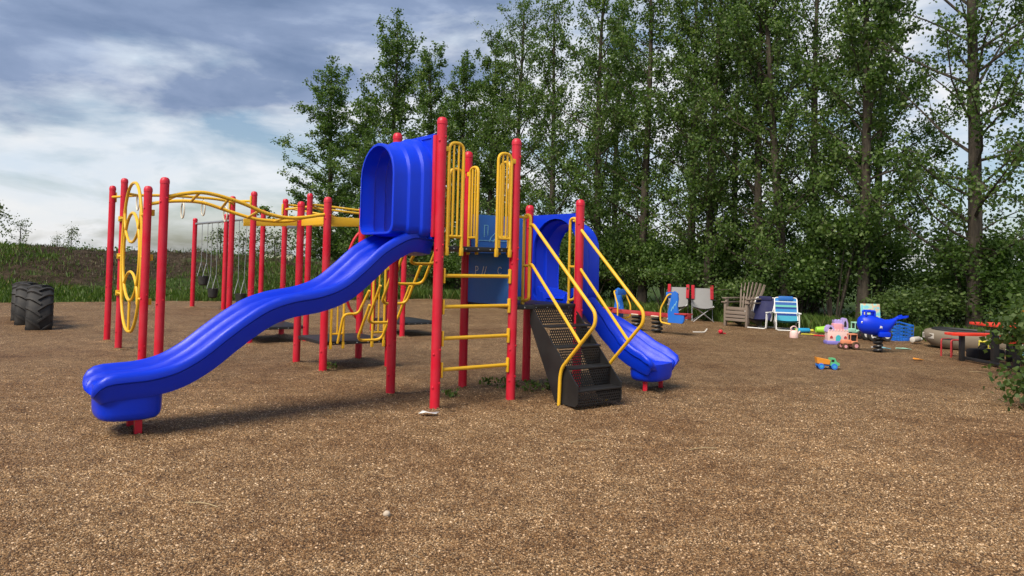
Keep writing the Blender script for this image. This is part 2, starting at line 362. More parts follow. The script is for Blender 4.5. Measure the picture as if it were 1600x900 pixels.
g = MB(); S = 2500; g.add([(-S, -60, -0.03), (S, -60, -0.03), (S, S, -0.03), (-S, S, -0.03)], [(0, 1, 2, 3)]); tag(g.build('ground', 'field'), kind='structure')
edge = [(-30, -12), (26, -12), (20, 5), (13.0, 10.6), (10.6, 13.6), (9.0, 16.6), (7.4, 18.6), (5.9, 20.4), (4.2, 23.0), (1.8, 26.0), (-0.6, 28.2), (-2.6, 28.9), (-5.4, 26.5), (-10.0, 23.2), (-13.5, 20.8), (-19, 16.8), (-30, 8.6)]
poly = []
for i in range(len(edge)):
    a, b = Vector(edge[i]), Vector(edge[(i + 1) % len(edge)]); k = max(1, int((b - a).length / 0.5))
    for j in range(k):
        q = a.lerp(b, j / k); poly.append((q.x + random.uniform(-.10, .10), q.y + random.uniform(-.10, .10), 0.0))
bm = bmesh.new(); vv = [bm.verts.new(q) for q in poly]; fc = bm.faces.new(vv); bmesh.ops.triangulate(bm, faces=[fc])
me = bpy.data.meshes.new('gravel_ground'); bm.to_mesh(me); bm.free(); me.materials.append(MATS['gravel']); tag(link('gravel_ground', me), kind='structure')

# loose pebbles over the near gravel
def pebbles():
    ys = np.linspace(2.6, 9.5, 24); vs = []; fs = []
    for y in ys:
        for k in range(13): vs.append(((-1 + 2 * k / 12) * (0.74 * y + 0.3), y, 0.0))
    for i in range(23):
        for k in range(12): a = i * 13 + k; fs.append((a, a + 1, a + 14, a + 13))
    me = bpy.data.meshes.new('loose_pebbles'); me.from_pydata(vs, [], fs); o = link('loose_pebbles', me)
    gt = bpy.data.node_groups.new('pebble_scatter', 'GeometryNodeTree'); gt.interface.new_socket('Geometry', in_out='INPUT', socket_type='NodeSocketGeometry'); gt.interface.new_socket('Geometry', in_out='OUTPUT', socket_type='NodeSocketGeometry')
    N = gt.nodes.new; Lk = gt.links.new; gi = N('NodeGroupInput'); go = N('NodeGroupOutput')
    d = N('GeometryNodeDistributePointsOnFaces'); Lk(gi.outputs[0], d.inputs['Mesh'])
    ps = N('GeometryNodeInputPosition'); sp = N('ShaderNodeSeparateXYZ'); Lk(ps.outputs[0], sp.inputs[0]); mr = N('ShaderNodeMapRange'); Lk(sp.outputs[1], mr.inputs[0])
    for i, v in enumerate((3.0, 9.5, 8200, 200)): mr.inputs[i + 1].default_value = v
    Lk(mr.outputs[0], d.inputs['Density'])
    ico = N('GeometryNodeMeshIcoSphere'); ico.inputs['Radius'].default_value = 1; ico.inputs['Subdivisions'].default_value = 1
    ss = N('GeometryNodeSetShadeSmooth'); Lk(ico.outputs[0], ss.inputs[0]); sm = N('GeometryNodeSetMaterial'); sm.inputs['Material'].default_value = MATS['pebble']; Lk(ss.outputs[0], sm.inputs[0])
    def rnd(t, lo, hi, seed):
        x = N('FunctionNodeRandomValue'); x.data_type = t
        i = {'FLOAT': 2, 'FLOAT_VECTOR': 0}[t]; x.inputs[i].default_value = lo; x.inputs[i + 1].default_value = hi; x.inputs['Seed'].default_value = seed
        return x.outputs[1 if t == 'FLOAT' else 0]
    ins = N('GeometryNodeInstanceOnPoints'); Lk(d.outputs['Points'], ins.inputs['Points']); Lk(sm.outputs[0], ins.inputs['Instance'])
    Lk(rnd('FLOAT_VECTOR', (-0.5, -0.5, 0), (0.5, 0.5, 6.28), 3), ins.inputs['Rotation'])
    vm = N('ShaderNodeVectorMath'); vm.operation = 'SCALE'; Lk(rnd('FLOAT_VECTOR', (0.0034, 0.0028, 0.0022), (0.0066, 0.0054, 0.0042), 5), vm.inputs[0]); 
    pw = N('ShaderNodeMath'); pw.operation = 'POWER'; Lk(rnd('FLOAT', 0.0, 1.0, 9), pw.inputs[0]); pw.inputs[1].default_value = 6; ma = N('ShaderNodeMath'); ma.operation = 'MULTIPLY_ADD'; Lk(pw.outputs[0], ma.inputs[0]); ma.inputs[1].default_value = 1.2; ma.inputs[2].default_value = 0.80
    Lk(ma.outputs[0], vm.inputs[3]); Lk(vm.outputs[0], ins.inputs['Scale'])
    st = N('GeometryNodeStoreNamedAttribute'); st.data_type = 'FLOAT'; st.domain = 'INSTANCE'; st.inputs['Name'].default_value = 'tone'; Lk(ins.outputs[0], st.inputs[0]); Lk(rnd('FLOAT', 0.0, 1.0, 21), st.inputs['Value'])
    Lk(st.outputs[0], go.inputs[0]); md = o.modifiers.new('scatter', 'NODES'); md.node_group = gt
    tag(o, 'loose brown and tan pea gravel over the near ground', 'gravel', kind='stuff')
pebbles()

def berm_h(u, v):                 # long low earth bank behind the gravel edge (structure-local u, v)
    w = v - 18.6 - 0.25 * math.sin(u * 0.5)
    if w <= 0: return 0.0
    top = 1.72 - 0.022 * (u + 5) - 0.02 * max(0, u - 4) ; top = max(0.25, top)
    s = min(1, w / 6.0); h = top * (s * s * (3 - 2 * s)) * (0.92 + 0.08 * math.sin(u * 0.9 + v * 0.4)) + 0.10 * math.sin(u * 1.7 + v * 1.1) * s + 0.06 * math.sin(u * 3.7 - v * 2.3) * s
    if w > 10: h -= min(1.5, (w - 10) * 0.10)
    return h - 0.02
vs = []; fs = []; nu, nv = 110, 40
for i in range(nv):
    for j in range(nu):
        u_, v_ = -34 + j * 0.52, 18.4 + i * 0.62; q = Lw(u_, v_, berm_h(u_, v_)); vs.append(tuple(q))
for i in range(nv - 1):
    for j in range(nu - 1): a = i * nu + j; fs.append((a, a + 1, a + nu + 1, a + nu))
o = MB().add(vs, fs).build('earth_berm', 'berm_soil', sharp=180); tag(o, kind='structure')

def blades(name, pts, h, mat, label, spread=0.12, per=5, wid=0.012):
    n = len(pts); B = np.repeat(pts, per, 0); m = n * per
    B[:, :2] += rng.normal(0, spread, (m, 2)); hh = h * rng.uniform(0.4, 1.2, m); an = rng.uniform(0, 6.283, m); le = rng.uniform(0.1, 0.7, m)
    s = np.stack([np.cos(an), np.sin(an), np.zeros(m)], 1); lean = np.stack([-np.sin(an), np.cos(an), np.zeros(m)], 1) * (hh * le)[:, None]
    w = wid * rng.uniform(0.7, 1.5, m)[:, None]; zz = np.array([0, 0, 1.0]) * hh[:, None]
    V = np.stack([B - s * w, B + s * w, B + lean * 0.35 + zz * 0.6 + s * w * 0.7, B + lean + zz], 1).reshape(-1, 3)
    V2 = V.reshape(m, 4, 3); F = np.arange(4 * m).reshape(m, 4)
    me = cloud_mesh(name, V, F, np.clip(rng.normal(0.45, 0.25, m), 0, 1), mat); return tag(link(name, me), label, 'grass', kind='stuff')
pts = []
for _ in range(26000):
    u_ = rng.uniform(-30, 20); w = rng.beta(1.0, 2.3) * 10; v_ = 18.5 + w
    if w > 1.7 and (math.sin(u_ * 0.55 + 0.8) + math.sin(u_ * 0.21 + v_ * 1.3)) > 0.8 - 0.55 * (w - 1.7) and rng.random() < 0.90: continue
    pts.append(tuple(Lw(u_, v_, berm_h(u_, v_))))
blades('berm_grass', np.array(pts), 0.17, 'grass', 'rough green grass over the low earth bank', 0.16, 6, 0.011)
pts = [tuple(Lw(a_, c_, berm_h(a_, c_))) for a_, c_ in zip(rng.uniform(-30, 14, 5200), 18.6 + rng.uniform(1.5, 7.5, 5200))]
blades('berm_dry_tufts', np.array(pts), 0.10, 'dry_tuft', 'brown dry tufts over the bare soil of the bank', 0.14, 6, 0.010)
pts = []
for i in range(5200):
    t = rng.random(); k = t * 9.99; e = edge[3:14]; a = int(k); q = Vector(e[a]).lerp(Vector(e[a + 1]), k - a); nrm = rng.exponential(0.9) - 0.35; pts.append((q.x + 0.7 * nrm + rng.normal(0, .12), q.y + 0.7 * nrm + rng.normal(0, .12), -0.02))
blades('edge_grass', np.array(pts), 0.34, 'grass', 'long green grass along the foot of the poplar row', 0.15, 6, 0.008)

# far treeline beyond the field
c = []
for _ in range(9000):
    x = rng.uniform(-620, 400); c.append((x, 620 + rng.normal(0, 8), abs(rng.normal(0, 1)) * (2.4 + 1.4 * math.sin(x * 0.05) + 0.9 * math.sin(x * 0.17)) * 0.8))
tag(link('far_treeline', leaves('far_treeline', np.array(c), 2.2, 'leaf')), 'thin dark line of far-off trees on the horizon', 'trees', kind='stuff')
# ------------------------------------------------------------------ poplars, shrubs, saplings
def tree_meshes(H, seed, nb=54, low=0.07, wid=1.0, nleaf=19500, leaf=0.085, mat='leaf', tr=0.14, two=False):
    r = random.Random(seed); nr = np.random.default_rng(seed); mb = MB(); C = []; T = []
    px, py = r.uniform(0, 6), r.uniform(0, 6); wob = 0.010 * H
    def axis(t): return Vector((wob * math.sin(t * 5 + px) * t, wob * math.sin(t * 4.1 + py) * t, t * H * 0.985))
    mb.tube([axis(k / 14) + Vector((0, 0, -0.15 if k == 0 else 0)) for k in range(15)], [tr * (1.28 if k == 0 else 1) * (1 - k / 14) ** 0.8 + 0.012 for k in range(15)], 9)
    spec = []
    for b in range(nb):
        t = low + (0.97 - low) * ((b + r.random()) / nb) ** 0.92
        az = b * 2.4 + r.uniform(-0.5, 0.5); prof = (1 - t) ** 0.42 * min(1, 0.75 + (t - low) * 1.2)
        ln = max(0.35, wid * (0.16 * H + 0.1) * 1.6 * prof * r.uniform(0.55, 1.25)); elv = R(12 + 46 * t + r.uniform(-14, 16))
        spec.append((t, az, ln, elv))
    tot = sum(s[2] ** 1.45 for s in spec)
    for t, az, ln, elv in spec:
        b = axis(t); d = Vector((math.cos(az) * math.cos(elv), math.sin(az) * math.cos(elv), math.sin(elv)))
        p = [b]; dd = d.copy()
        for k in range(4):
            dd = (dd + Vector((r.uniform(-.18, .18), r.uniform(-.18, .18), r.uniform(-.05, .20)))).normalized(); p.append(p[-1] + dd * ln / 4)
        rb = min(tr * 0.26, 0.012 * ln + 0.006) * (1.1 - 0.5 * t); mb.tube(p, [rb, rb * 0.8, rb * 0.55, rb * 0.35, rb * 0.14], 5, False)
        n = int(nleaf * ln ** 1.45 / tot); ntw = max(3, int(ln * 5)); per = max(1, n // ntw)
        for q in range(ntw):
            s = r.uniform(0.22, 1.0); k = min(3, int(s * 4)); base = p[k].lerp(p[k + 1], s * 4 - k)
            tw = Vector((r.gauss(0, 1), r.gauss(0, 1), r.gauss(0.25, 0.7))).normalized() * r.uniform(0.2, 0.62) * (0.55 + 0.25 * ln) * (1.15 - 0.5 * s)
            tip = base + tw; mb.tube([base, base.lerp(tip, 0.5) + Vector((0, 0, 0.02)), tip], [rb * 0.30, rb * 0.2, 0.003], 3, False)
            f = nr.random(per) ** 0.7; pos = np.array(base)[None] + np.array(tw)[None] * f[:, None] * 1.1 + nr.normal(0, 0.055 + 0.10 * np.array([abs(tw.length)]), (per, 3))
            C.append(pos); T.append(np.clip(nr.normal(0.25 + 0.45 * r.random(), 0.2, per) + (nr.random(per) < 0.05) * 0.4, 0, 1))
    C = np.concatenate(C); T = np.concatenate(T)
    global rng
    keep = rng; rng = nr; lm = leaves('crown', C, leaf, mat, T); rng = keep
    return mb, lm
def tree_proto(name, **k):
    mb, lm = tree_meshes(**k); root = empty(name); mb.build('trunk', 'bark', root, 60); link('crown', lm, root); return root
protos = [tree_proto('poplar_tree', H=12.0, seed=3, nb=60), tree_proto('poplar_tree', H=12.6, seed=8, nb=56, wid=0.9), tree_proto('poplar_tree', H=11.4, seed=21, nb=64, wid=1.05), tree_proto('poplar_tree', H=12.2, seed=34, nb=58, wid=0.85, low=0.13),
          tree_proto('poplar_tree', H=13.0, seed=55, nb=64, wid=1.15, low=0.08, nleaf=19000, tr=0.16),
          tree_proto('poplar_tree', H=12.0, seed=61, nb=72, wid=0.84, low=0.06, nleaf=27000, leaf=0.10), tree_proto('poplar_tree', H=12.0, seed=72, nb=72, wid=0.95, low=0.05, nleaf=28000, leaf=0.10)]
used = set()
def place(protos_, k, loc, rz, sc, tilt=0.0, tx=0.0):
    p = protos_[k]; o = copy_tree(p) if p.name in used else p
    used.add(p.name); o.location = loc; o.rotation_euler = (tx, tilt, rz); o.scale = (sc[0], sc[0], sc[1]); return o
front = [  # x, y, prototype, turn, (width, height), lean, label
 (10.35, 16.5, 4, 0.3, (1.0, 1.05), -0.01, 'thick-trunked poplar behind the grey boat and red picnic table'),
 (8.75, 18.4, 3, 1.2, (1.0, 1.0), 0.012, 'straight poplar directly behind the blue whale spring rider'),
 (7.35, 19.6, 1, 2.2, (0.9, 0.95), 0.10, 'slender poplar leaning right behind the toy castle and striped beach chair'),
 (6.9, 20.6, 0, 4.0, (0.9, 1.0), 0.02, 'upright poplar behind the navy folding chair'),
 (5.75, 21.8, 2, 5.1, (0.9, 1.0), 0.045, 'poplar with a thin slanting trunk behind the slatted armchair'),
 (5.4, 22.4, 3, 0.9, (0.95, 1.0), 0.015, 'poplar rising behind the right camp chair with red side strips'),
 (4.2, 23.6, 1, 3.6, (1.0, 1.0), 0.0, 'leafy poplar behind the right end of the seesaw'),
 (2.85, 25.0, 0, 5.6, (1.0, 1.03), 0.01, 'poplar rising above the left end of the seesaw'),
 (1.4, 26.8, 2, 1.9, (0.95, 0.98), 0.0, 'poplar rising straight above the short tunnel slide'),
 (0.15, 28.4, 4, 2.7, (0.85, 0.90), 0.0, 'sparse poplar just right of the tower guard rails'),
 (-0.9, 29.6, 5, 0.4, (0.9, 0.88), 0.0, 'poplar behind the tall post left of the ladder opening'),
 (-2.2, 31.0, 6, 4.4, (0.92, 0.84), 0.0, 'poplar directly above the blue tunnel hood'),
 (-3.75, 32.8, 5, 2.0, (1.0, 0.92), 0.0, 'poplar whose top stands just left of the blue tunnel hood'),
 (-5.75, 34.8, 6, 3.0, (1.12, 1.08), 0.0, 'tallest of the far poplars, left of the tower'),
 (-9.6, 38.6, 6, 0.0, (1.22, 0.98), 0.0, 'leftmost poplar of the row, with low spreading branches'),
]
for x, y, k, rz, sc, ti, lab in front: tag(place(protos, k, (x, y, 0), rz, sc, ti), lab, 'tree', 'front row of poplars')
rear = [(13.4, 17.2), (9.5, 23.2), (10.9, 22.0), (7.6, 25.2), (4.0, 28.6), (-7.6, 38.2)]
for i, (x, y) in enumerate(rear):
    tag(place(protos, (i * 3 + 1) % 5 if x > 0 else 6, (x, y, 0), i * 1.37, (0.95, (0.98 if x > 1 else 0.80)), 0.0), 'poplar of the rear row seen only through the crowns in front', 'tree', 'rear row of poplars')

def shrub_mesh(h, rad, n, seed, leaf, mat):
    nr = np.random.default_rng(seed); r = random.Random(seed); mb = MB(); C = []; T = []
    for s in range(16):
        a = r.uniform(0, 6.28); l = r.uniform(0.15, 1) ** 0.6; tip = Vector((math.cos(a) * rad * l, math.sin(a) * rad * l, h * r.uniform(0.55, 1.0) * (1 - 0.35 * l)))
        mid = tip * 0.5 + Vector((r.uniform(-.1, .1), r.uniform(-.1, .1), 0.12 * h)); mb.tube([(tip.x * .1, tip.y * .1, -0.05), mid, tip], [0.022, 0.014, 0.004], 5, False)
        for q in range(10):
            f = r.uniform(0.15, 1.05); b = np.array(mid * (1 - f) * 1.2 + tip * f) * (1 if f > .3 else .8); k = n // 160
            pos = b[None] + nr.normal(0, 1, (k, 3)) * np.array([0.20, 0.20, 0.17]) * (0.6 + 0.4 * rad); pos[:, 2] = np.abs(pos[:, 2]) + 0.03
            C.append(pos); T.append(np.clip(nr.normal(0.25 + 0.35 * r.random(), 0.2, k), 0, 1))
    global rng
    keep = rng; rng = nr; lm = leaves('foliage', np.concatenate(C), leaf, mat, np.concatenate(T)); rng = keep
    return mb, lm
def shrub_proto(name, *a):
    mb, lm = shrub_mesh(*a); root = empty(name); mb.build('stems', 'bark', root, 60); link('foliage', lm, root); return root
sh = [shrub_proto('understory_shrub', 2.6, 1.15, 5600, 5, 0.085, 'leaf'), shrub_proto('understory_shrub', 3.6, 1.05, 6800, 9, 0.08, 'leaf'), shrub_proto('understory_shrub', 1.7, 1.2, 5200, 14, 0.085, 'leaf_light')]
ordn = ['first', 'second', 'third', 'fourth', 'fifth', 'sixth', 'seventh', 'eighth', 'ninth', 'tenth', 'eleventh', 'twelfth', 'thirteenth', 'fourteenth', 'fifteenth', 'sixteenth', 'seventeenth', 'eighteenth']
line = []
for i in range(16):
    t = i / 15; x = 11.2 + (-2.7 - 11.2) * t; y = 15.45 + (31.45 - 15.45) * t; line.append((x + random.uniform(-.25, .25), y + random.uniform(-.25, .25)))
for i, (x, y) in enumerate(line):
    k = (0, 1, 2, 1, 0, 2, 0, 1)[i % 8]; z = (0.85, 0.8, 0.85)[k] if x > 8.3 else (0.95 if k != 2 else 1.05)
    tag(place(sh, k, (x, y, 0), i * 1.7, (1.05, z * (0.72, 1.1, 0.85, 1.2, 0.95)[i % 5])), 'leafy shrub under the poplars, %s from the right along the gravel edge' % ordn[i], 'shrub', 'shrubs under the poplar row')
for i in range(17):
    t = i / 16; x = 12.9 + (-9.5 - 12.9) * t; y = 17.4 + (39.5 - 17.4) * t
    tag(place(sh, (1, 0, 1, 2)[i % 4], (x + random.uniform(-.3, .3), y, 0), i * 2.3, (1.15, 0.95 if x > 8.5 else 1.0)), 'dark shrub in the shade behind the front shrubs', 'shrub', 'rear shrubs under the poplar row')
# bush reaching into the frame at the right edge
rb = tag(place([shrub_proto('leafy_bush', 1.35, 0.66, 3000, 77, 0.085, 'leaf_light')], 0, (7.52, 10.15, 0), 0.4, (1.0, 1.0)), 'light green bush cut by the right frame edge beside the picnic table', 'bush')
lb = tag(place([shrub_proto('leafy_bush', 0.42, 0.40, 700, 78, 0.075, 'leaf_light')], 0, (5.85, 8.05, 0), 0.4, (1.0, 1.0)), 'small low bush at the right frame edge, nearest to the viewer', 'bush')

# saplings and willows on and beyond the bank
sap = [tree_proto('young_tree', H=1.6, seed=101, nb=26, low=0.1, wid=1.5, nleaf=520, leaf=0.085, mat='leaf_pale', tr=0.02), tree_proto('young_tree', H=1.4, seed=102, nb=22, low=0.15, wid=1.5, nleaf=380, leaf=0.08, mat='leaf_pale', tr=0.02)]
for x, y, z, k, s, lab in [(-18.65, 26.6, 1.35, 0, 1.05, 'tallest sapling on the bank, at the left frame edge'), (-17.7, 26.6, 1.4, 1, 0.75, 'thin sapling on the bank right of the tallest one'), (-16.45, 27.6, 1.35, 0, 0.6, 'sapling on the bank above the flat pale rock'),
                       (-17.1, 27.8, 1.4, 1, 0.4, 'smallest sapling on the bank between two taller ones'), (-13.2, 31.0, 1.1, 1, 0.45, 'sapling on the bank right behind the first swing post'),
                       (-13.6, 34.5, 0.7, 0, 1.2, 'bushy willow sapling behind the bucket swings'), (-12.9, 35.5, 0.7, 1, 1.2, 'pale willow sapling between the two swing bays'), (-11.9, 35.0, 0.7, 0, 1.25, 'bushy willow sapling behind the second swing bay'), (-11.1, 36.0, 0.6, 1, 1.4, 'willow sapling left of the poplar row'), (-10.9, 34.0, 0.6, 0, 1.1, 'light green sapling nearest to the leftmost poplar')]:
    tag(place(sap, k, (x, y, z), x * 3, (s, s)), lab, 'sapling', 'saplings on the bank')
# ------------------------------------------------------------------ play structure
PS = empty('play_structure', A0, ANG); tag(PS, 'red, yellow and blue climbing structure with tower, slides, stairs and overhead ladders', 'play structure')
def post(u, v, h, r=0.049, parent=PS, name='post', mat='red', base=-0.12):
    prof = [(r, base), (r, h - 0.075), (r * 1.07, h - 0.072), (r * 1.07, h - 0.045), (r * 0.95, h - 0.022), (r * 0.68, h - 0.006), (r * 0.25, h)]
    return MB().lathe(prof, (u, v, 0), 18).build(name, mat, parent, 30)
posts = dict(A=(0, 0, 2.86), B=(P, 0, 2.76), C=(P, P, 2.72), D=(0, P, 2.82), F=(2 * P, 0, 2.18), E=(2 * P, P, 2.16), G=(0, 3 * P, 2.23), H=(0, 4 * P, 2.22), J=(P, 3 * P, 2.2), I=(P, 4 * P, 2.2),
             P4=(-2.10 * P, 3 * P, 2.31), P3=(-2.06 * P, 4.2 * P, 2.29), P2=(-1.94 * P, 6.8 * P, 2.58), P1=(-1.92 * P, 8.1 * P, 2.55), Q1=(.13 * P, 6.65 * P, 2.52), Q2=(.13 * P, 7.95 * P, 2.51), K1=(1.17 * P, 6.65 * P, 2.56), K2=(1.17 * P, 7.95 * P, 2.53), R1=(3.2 * P, 6.65 * P, 2.36), R2=(3.2 * P, 8.0 * P, 2.41))
bolt_me = MB().lathe([(0.011, 0.0), (0.011, 0.006), (0.006, 0.010)], (0, 0, 0), 8, 'Y').build('bolt', 'red', PS).data; bpy.data.objects.remove(bpy.data.objects['bolt'])
for k, (u, v, h) in posts.items():
    o = post(u, v, h)
    for z in ((0.30, 0.62, 1.52, 1.64, h - 0.16) if k in 'ABCD' else (0.34, 0.97, h - 0.20)):
        for an in (-2.6, -1.2): b_ = link('bolt', bolt_me, o); b_.location = (u + 0.049 * math.cos(an), v + 0.049 * math.sin(an), z + 0.03 * an); b_.rotation_euler = (0, 0, an - math.pi / 2)
def deckp(u0, u1, v0, v1, z):
    o = MB().box(((u0 + u1) / 2, (v0 + v1) / 2, z - 0.0225), (u1 - u0, v1 - v0, 0.045), bev=0.006).build('deck', 'black', PS)
    for s, (ca, cb) in enumerate(((v0, 1), (v1, -1))):
        for k in range(5): 
            if s == 0: MB().ball((u0 + 0.14 + k * (u1 - u0 - 0.28) / 4, v0 - 0.002, z - 0.026), (0.009, 0.006, 0.009), 8, 5).build('bolt', 'galv', o)
    return o
e_ = 0.052
deckp(e_ - 0.02, P - 0.02, -0.0, P, 1.60); deckp(P + 0.02, 2 * P - 0.0, 0.0, P, 1.0); deckp(0.0, P, 3 * P, 4 * P, 0.38)
deckp(.13 * P, 1.17 * P, 6.65 * P, 7.95 * P, 0.27); deckp(3.2 * P, 4.1 * P, 6.65 * P, 8.0 * P, 0.27)

# ladder rungs on the front opening
for z in (0.385, 0.69, 1.0, 1.305):
    o = MB().tube([(0.04, -0.0, z), (P - 0.04, -0.0, z)], 0.019, 10).build('rung', 'yellow', PS)
    for u in (0.058, P - 0.058): MB().box((u, -0.012, z), (0.02, 0.04, 0.15), bev=0.007).build('bracket', 'yellow', o)

# guard rails: rounded tube frame with bars, bolted to the deck edge
def guard(a, b, z0, z1, nb=2, foot=True, up_=True):
    a, b = Vector((*a, 0)), Vector((*b, 0)); d = (b - a); n = d.normalized(); W = d.length
    zz = lambda q, z: tuple(q + Vector((0, 0, z)))
    pts = [zz(a, z0), zz(a, z1), zz(b, z1 - 0.0), zz(b, z0)]
    o = MB().tube(fillet(pts, 0.09), 0.0165, 9).build('guard_rail', 'yellow', PS)
    MB().tube([zz(a + n * 0.01, z0 + 0.12), zz(b - n * 0.01, z0 + 0.12)], 0.014, 8).build('cross_bar', 'yellow', o)
    for k in range(nb): q = a + d * ((k + 1) / (nb + 1)); MB().tube([zz(q, z0 + 0.12), zz(q, z1 - 0.004)], 0.0115, 8).build('bar', 'yellow', o)
    if foot:
        for q in (a, b): MB().box(zz(q, z0 - 0.03), (0.034, 0.034, 0.085), ANG * 0 + math.atan2(n.y, n.x), bev=0.008).build('foot_plate', 'yellow', o)
    MB().box(zz(a - n * 0.03, z1 - 0.07), (0.055, 0.03, 0.05), math.atan2(n.y, n.x), bev=0.006).build('clamp', 'yellow', o)
    return o
f_ = -0.022
guard((0.075, f_), (0.245, f_), 1.575, 2.62); guard((P - 0.075, f_), (P - 0.245, f_), 1.575, 2.58)
guard((P - 0.02, P - 0.075), (P - 0.02, P - 0.245), 1.60, 2.52); guard((P - 0.02, 0.075), (P - 0.02, 0.245), 1.60, 2.52)
guard((P - 0.075, P), (P - 0.245, P), 1.60, 2.50); guard((0.075, P), (0.245, P), 1.60, 2.50)
guard((0.085, 3 * P - 0.02), (0.255, 3 * P - 0.02), 0.36, 1.30, 1); guard((P - 0.085, 3 * P - 0.02), (P - 0.255, 3 * P - 0.02), 0.36, 1.40, 1)

# riser board under the tower deck, and the printed play board on the low platform's back
rb_ = MB().box((P + 0.005, P / 2, 1.27), (0.02, P - 0.13, 0.56), bev=0.006).build('riser_board', 'blue_board', PS)
def strokes(parent, segs, x, mat='white', plane='v'):
    for s in segs:
        mb = MB()
        for (a, b), (c, d) in zip(s[:-1], s[1:]):
            if plane == 'v': mb.bar((x, a, b), (x, c, d), 0.004, 0.007)
            else: mb.bar((a, x, b), (c, x, d), 0.004, 0.007)
        mb.build('printed_line', mat, parent)
arc = lambda cx_, cz, r_, a0, a1, n=8: [(cx_ + r_ * math.cos(R(a0 + (a1 - a0) * k / n)), cz + r_ * math.sin(R(a0 + (a1 - a0) * k / n))) for k in range(n + 1)]
strokes(rb_, [[(0.70, 1.31), (0.70, 1.40)], [(0.70, 1.40), (0.66, 1.395), (0.65, 1.375), (0.66, 1.355), (0.70, 1.35)], [(0.575, 1.31), (0.54, 1.40)], [(0.525, 1.31), (0.49, 1.40)], arc(0.235, 1.36, 0.038, -140, 140)], P - 0.0075)
pb = MB().box((1.5 * P, P + 0.0, 1.52), (P - 0.12, 0.02, 0.96), bev=0.006).build('play_board', 'blue_board', PS)
strokes(pb, [arc(1.42, 1.62, 0.20, 20, 160), arc(1.42, 1.62, 0.15, 25, 155), [(1.16, 1.74), (1.16, 1.88), (1.21, 1.88), (1.21, 1.76)], [(1.05, 1.70), (1.6, 1.70)]], P - 0.0125, 'light_blue', 'u')

# tunnel hoods
def arch(cv, w, z0, z1, n=12, rr=0.10):        # closed outline: rounded bottom corners, half-round top
    pts = []; r_ = w; zc = z1 - r_ * 0.92
    for k in range(n + 1): t = math.pi * k / n; pts.append((cv + w * math.cos(t), zc + (z1 - zc) * math.sin(t)))
    for k in range(5): t = math.pi + math.pi / 2 * k / 4; pts.append((cv - w + rr + rr * math.cos(t), z0 + rr + rr * math.sin(t)))
    for k in range(5): t = 1.5 * math.pi + math.pi / 2 * k / 4; pts.append((cv + w - rr + rr * math.cos(t), z0 + rr + rr * math.sin(t)))
    return pts
def hood(u0, sgn, cv, tiers, wall, name='slide_hood', hole=None):
    rings = []
    for (d, w, z0, z1) in tiers: rings.append([(u0 + sgn * d, a, b) for a, b in arch(cv, w, z0, z1)])
    t = 0.018; inner = [[(u0 + sgn * d, a, b) for a, b in arch(cv, w - t, z0 + t, z1 - t)] for (d, w, z0, z1) in tiers[::-1]]
    o = MB().loft(rings + inner, cap=False).build(name, 'blue', PS, 30)
    # flat wall with the arch cut out: strip between the arch outline and the rectangle
    d0, w, z0, z1 = tiers[0]; ar = arch(cv, w - 0.01, z0, z1); v0, v1, y0, y1 = wall; n = len(ar); outer = []
    for a, b in ar:
        dx, dz = a - cv, b - (z0 + z1) / 2; sx_ = ((v1 - cv) if dx > 0 else (cv - v0)) / max(1e-6, abs(dx)); sz_ = ((y1 - (z0 + z1) / 2) if dz > 0 else ((z0 + z1) / 2 - y0)) / max(1e-6, abs(dz)); s_ = min(sx_, sz_); outer.append((cv + dx * s_, (z0 + z1) / 2 + dz * s_))
    for cnr in ((v0, y0), (v0, y1), (v1, y0), (v1, y1)):
        k = min(range(n), key=lambda q: (outer[q][0] - cnr[0]) ** 2 + (outer[q][1] - cnr[1]) ** 2); outer[k] = cnr
    ua, ub = u0 + sgn * 0.004, u0 - sgn * 0.035; R_ = lambda L_, q: [(q, a, b) for a, b in L_]
    MB().loft([R_(ar, ub), R_(outer, ub), R_(outer, ua), R_(ar, ua)], cap=False, wrap=True).build('hood_wall', 'blue', o, 30)
    return o
hd = hood(-0.055, -1, 0.455, [(0.0, 0.410, 1.665, 2.68), (0.08, 0.410, 1.665, 2.68), (0.105, 0.405, 1.67, 2.672), (0.125, 0.385, 1.68, 2.64), (0.145, 0.382, 1.682, 2.635), (0.215, 0.384, 1.68, 2.637), (0.24, 0.38, 1.685, 2.63), (0.26, 0.362, 1.695, 2.595), (0.28, 0.359, 1.70, 2.59), (0.385, 0.365, 1.695, 2.60), (0.405, 0.366, 1.695, 2.60), (0.41, 0.358, 1.70, 2.593)], (0.045, P - 0.045, 1.66, 2.695))
mbx = MB()
for (va, za), (vb_, zb) in zip([(0.075, 2.32), (0.075, 2.66), (0.30, 2.66), (0.20, 2.58), (0.12, 2.46)], [(0.075, 2.66), (0.30, 2.66), (0.20, 2.58), (0.12, 2.46), (0.075, 2.32)]): mbx.tube([(-0.062, va, za), (-0.062, vb_, zb)], 0.009, 6)
mbx.build('moulded_rib', 'blue', hd)
MB().box((-0.05, 0.03, 2.18), (0.04, 0.05, 1.0), bev=0.008).build('post_strap', 'red', PS)
h2 = hood(2 * P + 0.055, 1, 0.46, [(0.0, 0.405, 1.02, 1.98), (0.12, 0.405, 1.02, 1.98), (0.14, 0.40, 1.025, 1.972), (0.16, 0.385, 1.035, 1.95), (0.31, 0.385, 1.035, 1.95), (0.33, 0.38, 1.04, 1.945), (0.34, 0.37, 1.05, 1.935)], (0.045, P - 0.045, 1.0, 2.03))
MB().box((2 * P + 0.05, 0.03, 1.55), (0.04, 0.05, 0.92), bev=0.008).build('post_strap', 'red', PS)

